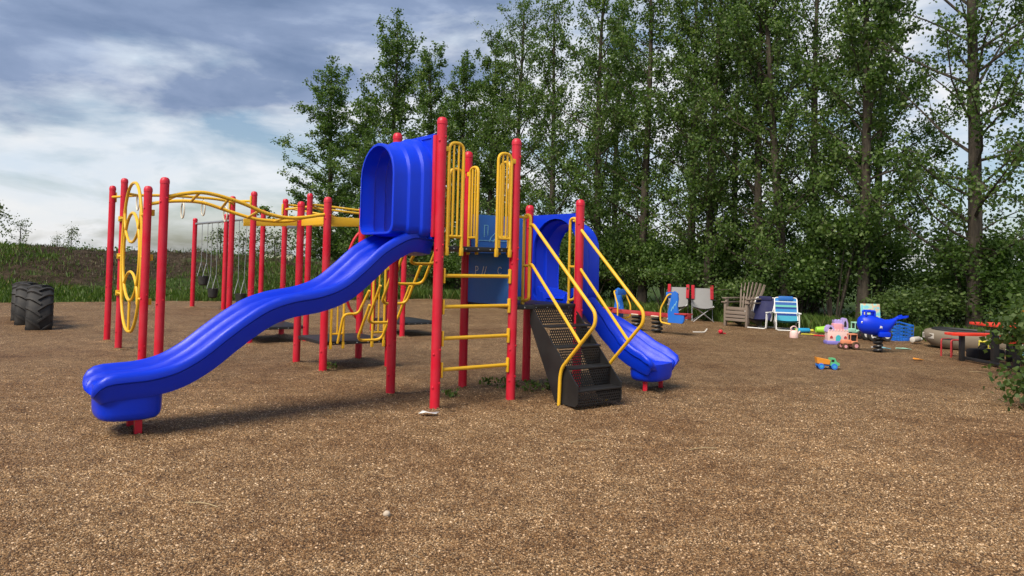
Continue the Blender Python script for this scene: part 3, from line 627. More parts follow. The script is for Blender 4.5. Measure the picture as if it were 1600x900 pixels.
# slides
def slide(path, hw, skirt, name, mat='blue_slide'):              # path: (x, y, rim z, width factor, wall factor); a lofted trough
    prof = [(-0.90, -skirt), (-0.955, -0.075), (-0.965, -0.05), (-1.03, -0.035), (-1.035, 0.0), (-1.00, 0.026), (-0.94, 0.036), (-0.875, 0.026), (-0.82, -0.012), (-0.775, -0.034), (-0.735, -0.030), (-0.69, -0.020), (-0.64, -0.030), (-0.59, -0.062), (-0.50, -0.112), (-0.34, -0.142), (0, -0.150)]
    prof = prof + [(-a, b) for a, b in prof[:-1][::-1]]; under = [(0.86, -skirt - 0.025), (0.4, -skirt - 0.04), (0, -skirt - 0.042), (-0.4, -skirt - 0.04), (-0.86, -skirt - 0.025)]
    rings = []; n = len(path)
    for i, (x, y, z, wf, hf) in enumerate(path):
        a, b = path[max(i - 1, 0)], path[min(i + 1, n - 1)]; t = Vector((b[0] - a[0], b[1] - a[1])).normalized(); s = Vector((t.y, -t.x)); t3 = Vector((b[0] - a[0], b[1] - a[1], b[2] - a[2])).normalized()
        nx = Vector((s.x, s.y, 0)).cross(t3); nx = nx if nx.z > 0 else -nx
        ring = []
        for q, h in prof + under:
            hh = h if h < -0.13 else -0.13 + (h + 0.13) * hf
            pt = Vector((x, y, z)) + Vector((s.x, s.y, 0)) * (q * hw * wf) + nx * hh; ring.append(tuple(pt))
        rings.append(ring)
    return MB().loft(rings).build(name, mat, PS, 42)
def interp(tab, x):
    for (a, b), (c, d) in zip(tab[:-1], tab[1:]):
        if a <= x <= c: return b + (d - b) * (x - a) / (c - a)
    return tab[-1][1]
keyz = [(0.02, 0, 1.685), (-0.16, 0, 1.705), (-0.30, 0, 1.675), (-0.53, 0, 1.545), (-0.735, 0, 1.365), (-0.93, 0, 1.215), (-1.142, 0, 1.135), (-1.40, 0, 1.09), (-1.60, 0, 1.025), (-1.77, 0, 0.925), (-1.955, 0, 0.79), (-2.14, 0, 0.645), (-2.32, 0, 0.545), (-2.50, 0, 0.50), (-2.66, 0, 0.49), (-2.76, 0, 0.485)]
pth = [(q.x, 0.455, q.z, 1.0, 1.0) for q in bez(keyz, 5)]
pth += [(-2.82, 0.455, 0.478, 1.0, 0.96), (-2.87, 0.455, 0.465, 0.97, 0.84), (-2.91, 0.455, 0.447, 0.91, 0.66), (-2.94, 0.455, 0.428, 0.82, 0.46), (-2.96, 0.455, 0.412, 0.70, 0.30), (-2.972, 0.455, 0.40, 0.54, 0.2), (-2.976, 0.455, 0.395, 0.40, 0.15)]
s1 = slide(pth, 0.335, 0.150, 'wave_slide')
def tub(c, du, dv, z0, z1, rz, parent):
    rings = []
    for z, s in ((z1, 1.0), (z1 - 0.04, 1.0), (z0 + 0.07, 0.985), (z0 + 0.03, 0.95), (z0 + 0.008, 0.88), (z0, 0.78)):
        ring = []
        for k in range(32):
            t = 2 * math.pi * k / 32; ct, st = math.cos(t), math.sin(t); x = math.copysign(abs(ct) ** 0.66, ct) * du * s; y = math.copysign(abs(st) ** 0.66, st) * dv * s
            ring.append((c[0] + x * math.cos(rz) - y * math.sin(rz), c[1] + x * math.sin(rz) + y * math.cos(rz), z))
        rings.append(ring)
    return MB().loft(rings).build('slide_foot', 'blue', parent, 40)
t1 = tub((-2.62, 0.455), 0.245, 0.285, 0.135, 0.40, 0, s1)
for v in (0.30, 0.62):
    lg = MB().box((-2.56, v, 0.06), (0.055, 0.055, 0.26), bev=0.006).box((-2.565, v, 0.165), (0.085, 0.085, 0.05), bev=0.01).build('support_leg', 'red', s1)
cpts = bez([(1.86, 0.455, 1.115), (2.08, 0.45, 1.09), (2.32, 0.39, 0.98), (2.52, 0.25, 0.82), (2.65, 0.06, 0.65), (2.72, -0.14, 0.50), (2.765, -0.32, 0.42)], 5)
pth2 = [(q.x, q.y, q.z, 1.0, 1.15) for q in cpts]; dx, dy = 0.24, -0.97
for k, (s, z, w, h) in enumerate([(0.06, 0.405, 1.04, 1.0), (0.12, 0.395, 1.04, 0.86), (0.16, 0.38, 0.99, 0.62), (0.185, 0.362, 0.90, 0.40), (0.20, 0.345, 0.78, 0.25), (0.208, 0.335, 0.6, 0.18)]): pth2.append((2.765 + dx * s, -0.32 + dy * s, z, w, h))
s2 = slide(pth2, 0.33, 0.155, 'curved_slide', 'blue')
tub((2.765, -0.27), 0.19, 0.28, 0.13, 0.33, math.atan2(-0.97, 0.24), s2)
for u, v in ((2.60, -0.33), (2.95, -0.25)): MB().box((u, v, 0.05), (0.05, 0.05, 0.24), 0.6, bev=0.006).box((u, v, 0.155), (0.07, 0.07, 0.04), 0.6, bev=0.01).build('support_leg', 'red', s2)

# stairs
SU0, SU1 = 1.20, 1.80
st = MB()
outl = [(0.05, 1.0), (0.05, 0.80), (-0.40, 0.03), (-0.70, 0.03), (-0.74, 0.06), (-0.74, 0.24), (-0.70, 0.27)]
for u in (SU0, SU1): st.prism(outl, 0.012, 'YZ', u)
stairs = st.build('stairs', 'black_metal', PS, 30)
for k in range(5):
    z = 1.0 - 0.2 * k; v = 0.03 - 0.155 * k
    if k: MB().box(((SU0 + SU1) / 2, v - 0.0675, z - 0.013), (SU1 - SU0 - 0.016, 0.165, 0.022), bev=0.005).build('tread', 'black_metal', stairs)
    else: MB().box(((SU0 + SU1) / 2, v - 0.005, z - 0.006), (SU1 - SU0 - 0.016, 0.07, 0.03), bev=0.005).build('tread', 'black_metal', stairs)
    zb = z - (0.2 if k < 4 else 0.16); MB().box(((SU0 + SU1) / 2, v - (0.0 if k == 0 else 0.142) - (0.02 if k == 0 else 0.0), (z + zb) / 2 - 0.022), (SU1 - SU0 - 0.02, 0.004, z - zb - 0.03)).build('riser', 'perforated', stairs)
for u, sg in ((1.165, -1), (1.80 + 0.03, 1)):
    hr = MB().tube(fillet([(u, 0.05, 1.86), (u, -0.005, 1.86), (u, -1.0, 0.985), (u, -1.0, 0.87), (u, -0.525, 0.40), (u, -0.50, 0.30), (u, -0.49, -0.08)], 0.09), 0.0185, 10).build('handrail', 'yellow', PS)
    MB().tube(fillet([(u, 0.06, 1.42), (u, 0.01, 1.44), (u, -0.80, 0.665)], 0.05), 0.0165, 9).build('lower_rail', 'yellow', hr)
    MB().tube(fillet([(u, 0.155, 0.98), (u, 0.155, 1.97), (u, 0.045, 1.97), (u, 0.045, 1.06), (u, 0.12, 1.04), (u, 0.155, 1.04)], 0.055), 0.0165, 9).build('grab_loop', 'yellow', hr)
    pu = P if sg < 0 else 2 * P
    MB().tube([(u, 0.10, 1.94), (pu, 0.03, 1.94)], 0.015, 8).build('clamp_bar', 'yellow', hr); MB().box((u, 0.155, 0.985), (0.034, 0.034, 0.09), bev=0.008).build('foot_plate', 'yellow', hr)
    MB().tube([(u, 0.045, 1.42), (u, 0.155, 1.42)], 0.014, 8).build('cross_bar', 'yellow', hr)

# loop climber between the tower deck and the low platform
lp = [(1.12, 1.41), (1.44, 1.17), (1.77, 0.92), (2.07, 0.67), (2.40, 0.42)]
climber = MB().tube([(0.46 - 0.23, P, 1.57), (0.46 + 0.23, P, 1.57)], 0.018, 9).build('loop_climber', 'yellow', PS)
for k, (v, z) in enumerate(lp):
    w = (0.17, 0.20)[k % 2]; dv, dz = (0.20, 0.17) if k == 0 else (0.33, 0.47)
    MB().tube(fillet([(0.46 - w * 1.0, v - dv, z + dz), (0.46 - w, v, z), (0.46 + w, v, z), (0.46 + w * 1.0, v - dv, z + dz)], 0.10), 0.0175, 9).build('loop', 'yellow', climber)
MB().tube(fillet([(0.18, 3 * P - 0.02, 0.36), (0.20, 2.62, 0.74), (0.40, 2.62, 0.74), (0.44, 2.40, 1.05)], 0.07), 0.0175, 9).build('loop', 'yellow', climber)
MB().tube(bez([(1.0, 4 * P + 0.06, 1.93), (0.80, 4 * P + 0.06, 1.68), (0.69, 4 * P + 0.06, 1.22), (0.76, 4 * P + 0.06, 0.80), (0.92, 4 * P + 0.06, 0.56)], 6), 0.019, 9).build('arched_bar', 'red', PS)

# wave ladder overhead from the left posts to the low platform
w1 = bez([(-1.93, 3 * P, 2.08), (-1.70, 3 * P, 2.145), (-1.465, 3 * P, 2.165), (-1.10, 3 * P, 2.085), (-0.75, 3 * P, 1.965), (-0.43, 3 * P, 1.935), (0, 3 * P, 2.01)], 6)
w2 = bez([(-1.90, 4.2 * P, 2.06), (-1.63, 4.14 * P, 2.115), (-1.29, 4.08 * P, 2.12), (-0.93, 4.04 * P, 2.02), (-0.60, 4.0 * P, 1.94), (-0.25, 4 * P, 1.93), (0, 4 * P, 1.975)], 6)
wl = MB().tube(w1, 0.0225, 10).tube(w2, 0.0225, 10).build('wave_ladder', 'yellow', PS)
for k in (4, 10, 16, 22, 28, 33): MB().tube([w1[k], w2[k]], 0.0165, 8).build('rung', 'yellow', wl)
for (u0, v0), (u1, v1) in (((0, 3 * P), (0, 4 * P)), ((0, 3 * P), (P, 3 * P)), ((P, 3 * P), (P, 4 * P))):
    a, b = Vector((u0, v0, 1.93)), Vector((u1, v1, 1.93)); d = (b - a).normalized() * 0.05; MB().bar(a + d, b - d, 0.02, 0.10, 0.004).build('header_plate', 'yellow', PS)

# ring trek along the back row
vm = 7.36 * P
rk = MB().tube(bez([(-1.50, vm, 2.37), (-1.0, vm, 2.40), (-0.4, vm, 2.40), (-0.10, vm, 2.375)], 5), 0.024, 10)
for pu, pv, s in (('P2', 0, 1), ('P1', 0, 1), ('Q1', 0, -1), ('Q2', 0, -1)):
    u, v, h = posts[pu]; rk.tube([(-1.50 if s > 0 else -0.10, vm, 2.37), (u, v + (0.04 if v < vm else -0.04), 2.36)], 0.021, 9)
trek = rk.build('ring_trek', 'yellow', PS)
for pu in ('P1', 'P2', 'Q1', 'Q2'):
    u, v, h = posts[pu]; MB().box((u + (0.055 if u < -1 else -0.055), v, 2.36), (0.016, 0.06, 0.16), bev=0.004).build('bracket', 'yellow', trek)
for k, u in enumerate((-1.50, -0.83, -0.51, -0.15)):
    zc = (2.26, 2.17, 2.23, 2.15)[k]; MB().tube([(u, vm + 0.105 * math.cos(t), zc + 0.125 * math.sin(t)) for t in [2 * math.pi * q / 20 for q in range(20)]], 0.012, 8, closed=True).tube([(u, vm, zc + 0.12), (u, vm, 2.39)], 0.007, 6).build('hanging_ring', 'cream', trek)
# track beam and tubes from the second back bay to the third
tb = MB().bar((0.16, vm, 2.03), (3.15, vm, 2.16), 0.05, 0.13, 0.006).build('track_beam', 'yellow', PS)
MB().box((1.0, vm, 1.985), (0.16, 0.07, 0.05), bev=0.008).build('trolley', 'galv', tb)
for k, z0, z1 in (('1', 2.37, 2.27), ('2', 2.42, 2.33)):
    a, b = posts['K' + k], posts['R' + k]; MB().tube([(a[0] + 0.03, a[1], z0), (b[0] - 0.03, b[1], z1)], 0.021, 9).build('top_tube', 'yellow', PS)
MB().tube([(1.17 * P, 6.70 * P, 2.33), (1.17 * P, 7.90 * P, 2.33)], 0.021, 9).build('top_tube', 'yellow', PS)
MB().box((1.17 * P - 0.055, 7.95 * P, 2.33), (0.016, 0.07, 0.2), bev=0.004).build('bracket', 'yellow', PS)
for q in ('K1', 'K2'): 
    u, v, h = posts[q]; MB().tube([(u, v, 2.36), (u + 0.75, vm, 2.22)], 0.018, 8).build('brace_tube', 'yellow', PS)

# ring climber between the two left pairs
uc = -1.99 * P; vc = 5.22
def ring3(vc_, zc, rv, rz_, n=36, a0=0, a1=360): return [(uc, vc_ + rv * math.cos(R(a0 + (a1 - a0) * k / n)), zc + rz_ * math.sin(R(a0 + (a1 - a0) * k / n))) for k in range(n + (0 if a1 - a0 == 360 else 1))]
oval = [(uc, vc + 0.74 * math.copysign(abs(math.cos(t)) ** 0.8, math.cos(t)), 1.395 + 1.035 * math.sin(t)) for t in [2 * math.pi * k / 44 for k in range(44)]]
rc = MB().tube(oval, 0.021, 9, closed=True).build('ring_climber', 'yellow', PS)
MB().tube(ring3(vc, 1.40, 0.60, 0.61), 0.021, 9, closed=True).build('ring', 'yellow', rc)
MB().tube(ring3(vc, 2.02, 0.58, 0.42, 20, 180, 360), 0.019, 9).build('ring_arc', 'yellow', rc); MB().tube(ring3(vc, 0.77, 0.56, 0.42, 20, 0, 180), 0.019, 9).build('ring_arc', 'yellow', rc)
MB().tube([(uc, vc, 0.36), (uc, vc, 0.79)], 0.018, 8).build('bar', 'yellow', rc)
for v0, v1 in ((vc - 0.74, 4.2 * P + 0.04), (vc + 0.74, 6.8 * P - 0.04)):
    for z in (1.96, 1.40, 0.85): MB().tube([(uc, v0 + (0.09 if v0 < vc else -0.09) * (z != 1.40), z), (uc, v1, z)], 0.016, 8).box((uc, v1, z), (0.05, 0.05, 0.08), bev=0.008).build('bracket', 'yellow', rc)

# ------------------------------------------------------------------ swing set
SW = empty('swing_set', (-8.77, 20.42, 0), math.atan2(-0.89, 1.21)); tag(SW, 'red swing frame with grey top beam and black bucket seats near the bank', 'swing set')
for u, h in ((0, 2.46), (1.50, 2.55), (3.10, 2.62)): post(u, 0, h, 0.06, SW)
MB().tube([(0, 0, 2.30), (3.10, 0, 2.42)], 0.032, 10).build('beam', 'galv', SW)
def bucket(u, w, z, front):
    zt = 2.30 + 0.12 * u / 3.1 - 0.03
    s = MB().loft([[(u + a * q, b * q, z + h) for a, b in [(0.14 * math.cos(R(t)), 0.12 * math.sin(R(t))) for t in range(0, 360, 30)]] for q, h in ((0.6, 0.0), (0.9, 0.03), (1.0, 0.12), (1.08, 0.26), (0.98, 0.26), (0.9, 0.13), (0.75, 0.05))]).build('swing_seat', 'rubber', SW)
    for k in (-1, 1):
        MB().tube([(u + k * w, 0, zt), (u + k * 0.13, 0, z + 0.62)], 0.009, 6).build('chain', 'galv', s)
        MB().tube([(u + k * 0.13, 0, z + 0.62), (u + k * 0.13, 0.10, z + 0.25)], 0.009, 6).tube([(u + k * 0.13, 0, z + 0.62), (u + k * 0.13, -0.10, z + 0.25)], 0.009, 6).build('strap', 'galv', s)
    MB().box((u, 0, zt + 0.02), (2 * w + 0.1, 0.05, 0.04), bev=0.005).build('hanger', 'galv', s)
bucket(0.50, 0.14, 0.62, 0); bucket(0.98, 0.14, 0.30, 0); bucket(2.25, 0.17, 0.22, 0)

# gravel scuffed up round the feet of the posts
mb = MB(); feet = [Lw(u, v) for u, v, h in posts.values()] + [Vector((-8.77, 20.42, 0)), Vector((-7.56, 19.53, 0)), Lw(-2.56, .30), Lw(-2.56, .62), Lw(2.60, -.33), Lw(2.95, -.25), Lw(1.165, -.49)]
for q in feet:
    rings = []
    for r_, z_ in ((0.042, 0.026), (0.075, 0.024), (0.12, 0.012), (0.19, 0.002), (0.22, -0.006)):
        rings.append([(q.x + r_ * math.cos(2 * math.pi * k / 14) * random.uniform(.85, 1.2), q.y + r_ * math.sin(2 * math.pi * k / 14) * random.uniform(.85, 1.2), z_ * random.uniform(.5, 1.3)) for k in range(14)])
    mb.loft(rings, cap=False)
tag(mb.build('gravel_heaps', 'gravel', sharp=180), 'gravel scuffed up round the feet of the posts', 'gravel', kind='stuff')
# ------------------------------------------------------------------ tractor tyres
def tyre_proto():
    T = empty('tractor_tyre'); Rr, W = 0.62, 0.25
    prof = [(0.30, -W * 0.78), (0.36, -W * 0.95), (0.46, -W * 1.05), (0.55, -W), (0.60, -W * 0.75), (0.615, 0), (0.60, W * 0.75), (0.55, W), (0.46, W * 1.05), (0.36, W * 0.95), (0.30, W * 0.78), (0.33, W * 0.7), (0.50, W * 0.8), (0.53, 0), (0.50, -W * 0.8), (0.33, -W * 0.7)]
    rings = [[(z, r * math.sin(t), r * math.cos(t)) for r, z in prof] for t in [2 * math.pi * k / 48 for k in range(48)]]
    MB().loft(rings, wrap=True).build('carcass', 'rubber', T, 50)
    lug = {}
    for s in (-1, 1):
        mb = MB(); n = 5; rg = []
        for k in range(n):
            f = k / (n - 1); x = s * (-0.03 + f * (W + 0.045)); ang = 0.02 + f * 0.30; rad = 0.612 - 0.065 * max(0, f - 0.55) ** 1.2 / 0.4; h = 0.045 - (0.01 if f > .9 else 0)
            ring = []
            for da, dr in ((-0.052, -0.02), (-0.036, h), (0.036, h), (0.052, -0.02)): q = ang + da; ring.append((x, (rad + dr) * math.sin(q), (rad + dr) * math.cos(q)))
            rg.append(ring)
        mb.loft(rg); lug[s] = mb.build('tread_lug', 'rubber', T, 25)
    for s in (-1, 1):
        for k in range(17):
            o = lug[s] if k == 0 else lug[s].copy()
            if k: col.objects.link(o); o.parent = T
            o.rotation_euler = (2 * math.pi * (k + (0.5 if s > 0 else 0)) / 17, 0, 0)
    return T
ty = tyre_proto()
for i, (x, y, z, rz, lab) in enumerate([(-8.88, 14.0, 0.20, 0.54, 'front tractor tyre half sunk in the gravel, its chevron tread facing out'), (-9.66, 14.85, 0.20, 0.56, 'middle tractor tyre mostly hidden behind the front tyre'), (-10.35, 15.75, 0.18, 0.58, 'rearmost tractor tyre, only a sliver showing at the left')]):
    o = ty if i == 0 else copy_tree(ty); o.location = (x, y, z); o.rotation_euler = (0, 0, rz); o.scale = (0.80, 0.93, 0.93); tag(o, lab, 'tyre', 'half-buried tractor tyres')

# ------------------------------------------------------------------ seesaw on springs
def coil(mb, c, r, h, turns, w=0.022, n=14):
    pts = []
    for k in range(int(turns * n) + 1): t = 2 * math.pi * k / n; pts.append((c[0] + r * math.cos(t), c[1] + r * math.sin(t), c[2] + h * k / (turns * n)))
    return mb.tube(pts, w, 7)
ss = empty('spring_seesaw', (2.98, 16.4, 0), math.atan2(-1.8, 1.55)); tag(ss, 'red-beamed seesaw on black springs with blue boards and yellow handles', 'seesaw')
MB().box((0, 0, 0.40), (2.36, 0.16, 0.085), bev=0.012).build('beam', 'red_dull', ss)
for x in (-0.22, 0.34):
    o = coil(MB(), (x, 0, 0.0), 0.105, 0.35, 4.2, 0.024).build('spring', 'black_metal', ss); MB().box((x, -0.004, 0.367), (0.20, 0.18, 0.02), bev=0.004).build('spring_plate', 'cream', o)
head = [(-0.10, -0.17), (0.26, -0.17), (0.30, -0.12), (0.31, 0.0), (0.16, 0.02), (0.13, 0.18), (0.15, 0.34), (0.13, 0.46), (0.05, 0.50), (-0.02, 0.46), (-0.03, 0.38), (-0.06, 0.25), (-0.11, 0.05)]
for s in (-1, 1):
    b = MB().prism([(s * (0.82 + a), 0.43 + z) for a, z in head], 0.035, 'XZ', -0.10 if s > 0 else 0.10).build('side_board', 'blue_bright', ss, 30)
    MB().box((s * 0.70, 0, 0.84), (0.05, 0.30, 0.13), rz=0.0, bev=0.015).build('head_board', 'blue_bright', b)
    for q in (-1, 1):
        MB().tube(fillet([(s * 0.80, q * 0.06, 0.86), (s * 0.76, q * 0.18, 0.86), (s * 0.60, q * 0.22, 0.55), (s * 0.60, q * 0.22, 0.26), (s * 0.86, q * 0.20, 0.23)], 0.07), 0.018, 8).build('handle', 'yellow', b)
    MB().box((s * 1.03, 0, 0.455), (0.30, 0.26, 0.024), bev=0.01).build('seat', 'red_dull', ss)
    mbs = MB()
    for k in range(3): mbs.bar((s * (0.80 + k * 0.05), -0.122 if s > 0 else 0.078, 0.50 + 0.06 * k), (s * (0.84 + k * 0.05), -0.122 if s > 0 else 0.078, 0.60 + 0.06 * k), 0.005, 0.012)
    mbs.build('printed_line', 'light_blue', b)

# ------------------------------------------------------------------ folding camp chairs (grey sling, red edge strips)
def camp():
    c = empty('camp_chair'); W = 0.27
    MB().tube([(-W, 0.02, 0), (-W, 0.10, 0.40), (-W, 0.20, 0.95)], 0.012, 8).tube([(W, 0.02, 0), (W, 0.10, 0.40), (W, 0.20, 0.95)], 0.012, 8).build('back_frame', 'steel', c)
    for s in (-1, 1): MB().tube([(s * W, -0.20, 0.0), (-s * W, -0.16, 0.42)], 0.010, 8).build('cross_leg', 'steel', c)
    for s in (-1, 1): MB().tube([(s * W, -0.24, 0.40), (-s * W, 0.16, 0.0)], 0.010, 8).build('side_leg', 'steel', c)
    n = 8; bk = []
    for i in range(n + 1):
        t = i / n; z = 0.36 + 0.52 * t; y = 0.02 + 0.16 * t; bk.append([(-W * (0.98) + 2 * W * .98 * j / 8, y - 0.03 * math.sin(math.pi * j / 8) * (1 - 0.4 * t), z - (0.05 * math.sin(math.pi * j / 8) if i == 0 else 0)) for j in range(9)])
    MB().loft(bk, closed=False, cap=False).loft([[(x, y + 0.012, z) for x, y, z in r] for r in bk], closed=False, cap=False).build('back_sling', 'grey_fabric', c, 60)
    MB().loft([[(-W + 2 * W * j / 8, -0.24 + 0.30 * i / 4, 0.40 - 0.05 * math.sin(math.pi * j / 8)) for j in range(9)] for i in range(5)], closed=False, cap=False).loft([[(-W + 2 * W * j / 8, -0.24 + 0.30 * i / 4, 0.39 - 0.05 * math.sin(math.pi * j / 8)) for j in range(9)] for i in range(5)], closed=False, cap=False).build('seat_sling', 'grey_fabric', c, 60)
    for s in (-1, 1): MB().box((s * W * 0.93, 0.105, 0.775), (0.085, 0.035, 0.38), bev=0.012, rot=Matrix.Rotation(-0.18, 3, 'X')).build('edge_strip', 'red_fabric', c)
    for s in (-1, 1): MB().box((s * (W + 0.02), -0.10, 0.58), (0.05, 0.36, 0.02), bev=0.008).build('armrest', 'dark_fabric', c)
    return c
cc = camp(); cc.location = (5.18, 19.95, 0); cc.rotation_euler = (0, 0, -0.10); tag(cc, 'grey camp chair with red side strips, fully in view', 'camp chair', 'camp chairs')
c2_ = copy_tree(cc); c2_.location = (4.62, 20.45, 0); c2_.rotation_euler = (0, 0, -0.32); tag(c2_, 'grey camp chair with red side strips, half hidden by the seesaw', 'camp chair', 'camp chairs')

# ------------------------------------------------------------------ slatted garden armchairs
def garden_chair():
    c = empty('garden_armchair')
    for s in (-1, 1):
        MB().box((s * 0.30, -0.26, 0.29), (0.06, 0.08, 0.58), bev=0.008).build('leg', 'weathered_plastic', c); MB().bar((s * 0.30, -0.26, 0.30), (s * 0.28, 0.42, 0.03), 0.045, 0.12, 0.008).build('leg', 'weathered_plastic', c)
        MB().box((s * 0.33, -0.02, 0.595), (0.13, 0.62, 0.03), bev=0.01).build('armrest', 'weathered_plastic', c)
    for k in range(5): MB().box((0, -0.24 + k * 0.105, 0.37 - 0.035 * k), (0.54, 0.09, 0.022), bev=0.005).build('seat_slat', 'weathered_plastic', c)
    for k in range(3): MB().box((0, -0.30, 0.34 - k * 0.085), (0.56, 0.02, 0.065), bev=0.005).build('apron_slat', 'weathered_plastic', c)
    for k in range(7):
        x = -0.24 + k * 0.08; MB().bar((x * 0.75, 0.20, 0.24), (x * 1.35, 0.46, 1.0 - 0.9 * x * x), 0.018, 0.062, 0.005).build('back_slat', 'weathered_plastic', c)
    MB().box((0, 0.36, 0.60), (0.60, 0.03, 0.06), bev=0.006).build('back_rail', 'weathered_plastic', c)
    return c
ga = garden_chair(); ga.location = (5.80, 18.55, 0); ga.rotation_euler = (0, 0, -0.85); tag(ga, 'brown slatted garden armchair with fan back, lower of two stacked', 'armchair', 'stacked garden armchairs')
gb = copy_tree(ga); gb.location = (5.83, 18.57, 0.10); gb.rotation_euler = (0, 0, -0.85); tag(gb, 'brown slatted garden armchair stacked on top of another', 'armchair', 'stacked garden armchairs')

# ------------------------------------------------------------------ folding beach chairs
def beach(mat):
    c = empty('beach_chair'); W = 0.27
    fr = MB()
    for s in (-1, 1): fr.tube(fillet([(s * W, -0.30, 0.02), (s * W, -0.22, 0.42), (s * W, -0.20, 0.44)], 0.04), 0.014, 8)
    fr.tube(fillet([(-W, -0.02, 0.20), (-W, 0.26, 0.82), (W, 0.26, 0.82), (W, -0.02, 0.20)], 0.07), 0.014, 8); fr.build('back_frame', 'white_tube', c)
    MB().tube(fillet([(-W, -0.30, 0.42), (-W, -0.33, 0.015), (W, -0.33, 0.015), (W, -0.30, 0.42)], 0.06), 0.014, 8).build('front_leg', 'white_tube', c)
    MB().tube(fillet([(-W * .95, 0.02, 0.42), (-W * .95, 0.30, 0.015), (W * .95, 0.30, 0.015), (W * .95, 0.02, 0.42)], 0.06), 0.014, 8).build('rear_leg', 'white_tube', c)
    for s in (-1, 1): MB().box((s * (W + 0.015), -0.13, 0.445), (0.065, 0.40, 0.03), bev=0.012).build('armrest', 'white', c)
    n = 8; L_ = [[(-W * .95 + 2 * W * .95 * j / 6, -0.015 + 0.265 * i / n, 0.22 + 0.58 * i / n) for j in range(7)] for i in range(n + 1)]
    MB().loft(L_, closed=False, cap=False).loft([[(x, y + 0.012, z) for x, y, z in r] for r in L_], closed=False, cap=False).build('back_sling', mat, c, 60)
    L_ = [[(-W * .95 + 2 * W * .95 * j / 6, -0.30 + 0.29 * i / 4, 0.27 - 0.06 * i / 4 - 0.02 * math.sin(math.pi * j / 6)) for j in range(7)] for i in range(5)]
    MB().loft(L_, closed=False, cap=False).loft([[(x, y, z - 0.012) for x, y, z in r] for r in L_], closed=False, cap=False).build('seat_sling', mat, c, 60)
    MB().box((0, 0.235, 0.80), (0.36, 0.07, 0.12), bev=0.03).build('head_pillow', 'navy' if mat == 'navy' else 'blue_board', c)
    return c
b1 = beach('stripes'); b1.location = (6.62, 17.75, 0); b1.scale = (0.95, 0.95, 0.93); b1.rotation_euler = (0, 0, -0.25); tag(b1, 'blue and teal striped beach chair with white frame', 'beach chair', 'folding beach chairs')
b2 = beach('navy'); b2.location = (6.17, 18.2, 0); b2.scale = (0.93, 0.93, 0.90); b2.rotation_euler = (0.0, 0, -0.75); tag(b2, 'plain navy beach chair with white frame beside the striped one', 'beach chair', 'folding beach chairs')

# ------------------------------------------------------------------ whale spring rider
wh = empty('whale_spring_rider', (6.62, 13.35, 0), -0.08); wh.scale = (0.76, 0.82, 0.92); tag(wh, 'blue whale-shaped spring rider on a black coil spring', 'spring rider')
prof = [(-0.46, 0.56, 0.04, 0.05), (-0.43, 0.56, 0.10, 0.11), (-0.36, 0.555, 0.155, 0.165), (-0.24, 0.55, 0.185, 0.185), (-0.10, 0.54, 0.19, 0.185), (0.04, 0.51, 0.175, 0.165), (0.16, 0.50, 0.145, 0.145), (0.26, 0.53, 0.11, 0.12), (0.34, 0.58, 0.075, 0.085), (0.41, 0.64, 0.05, 0.05), (0.46, 0.685, 0.035, 0.03)]
rings = [[(x, ry * math.cos(t), z + rz_ * math.sin(t) * (1 if math.sin(t) > 0 else 1.12)) for t in [2 * math.pi * k / 18 for k in range(18)]] for x, z, ry, rz_ in prof]
body = MB().loft(rings).build('body', 'blue', wh, 60)
fl = [(0.38, 0.0), (0.46, 0.10), (0.58, 0.20), (0.63, 0.17), (0.60, 0.07), (0.56, 0.0), (0.60, -0.07), (0.63, -0.17), (0.58, -0.20), (0.46, -0.10)]
MB().loft([[(x, y, 0.655 + (x - 0.38) * 0.28 - 0.012) for x, y in fl], [(x, y, 0.655 + (x - 0.38) * 0.28 + 0.016) for x, y in fl]]).build('tail_fluke', 'blue', wh, 40)
MB().tube(fillet([(-0.30, -0.09, 0.70), (-0.30, -0.09, 0.80), (-0.10, -0.09, 0.80), (-0.10, -0.09, 0.70)], 0.03), 0.025, 8).tube(fillet([(-0.30, 0.09, 0.70), (-0.30, 0.09, 0.80), (-0.10, 0.09, 0.80), (-0.10, 0.09, 0.70)], 0.03), 0.025, 8).box((-0.10, 0, 0.76), (0.05, 0.2, 0.10), bev=0.015).build('handle', 'blue', wh)
MB().box((0.10, 0, 0.36), (0.26, 0.40, 0.10), bev=0.03).build('saddle_skirt', 'blue', wh)
for s in (-1, 1):
    e = MB().ball((-0.40, s * 0.118, 0.585), (0.024, 0.014, 0.024), 10, 6).build('eye', 'white', wh); MB().ball((-0.404, s * 0.130, 0.585), (0.010, 0.006, 0.010), 8, 5).build('pupil', 'black', e)
MB().prism([(0.0, 0.53), (0.035, 0.515), (0.03, 0.47), (0.01, 0.50), (-0.02, 0.475), (-0.02, 0.515)], 0.01, 'XZ', -0.178).build('printed_mark', 'white', wh)
sp_ = coil(MB(), (0.02, 0, 0.0), 0.085, 0.32, 4.3, 0.026).build('spring', 'black_metal', wh); MB().lathe([(0.12, 0.305), (0.12, 0.335)], (0.02, 0, 0), 16).build('spring_plate', 'black_metal', sp_)

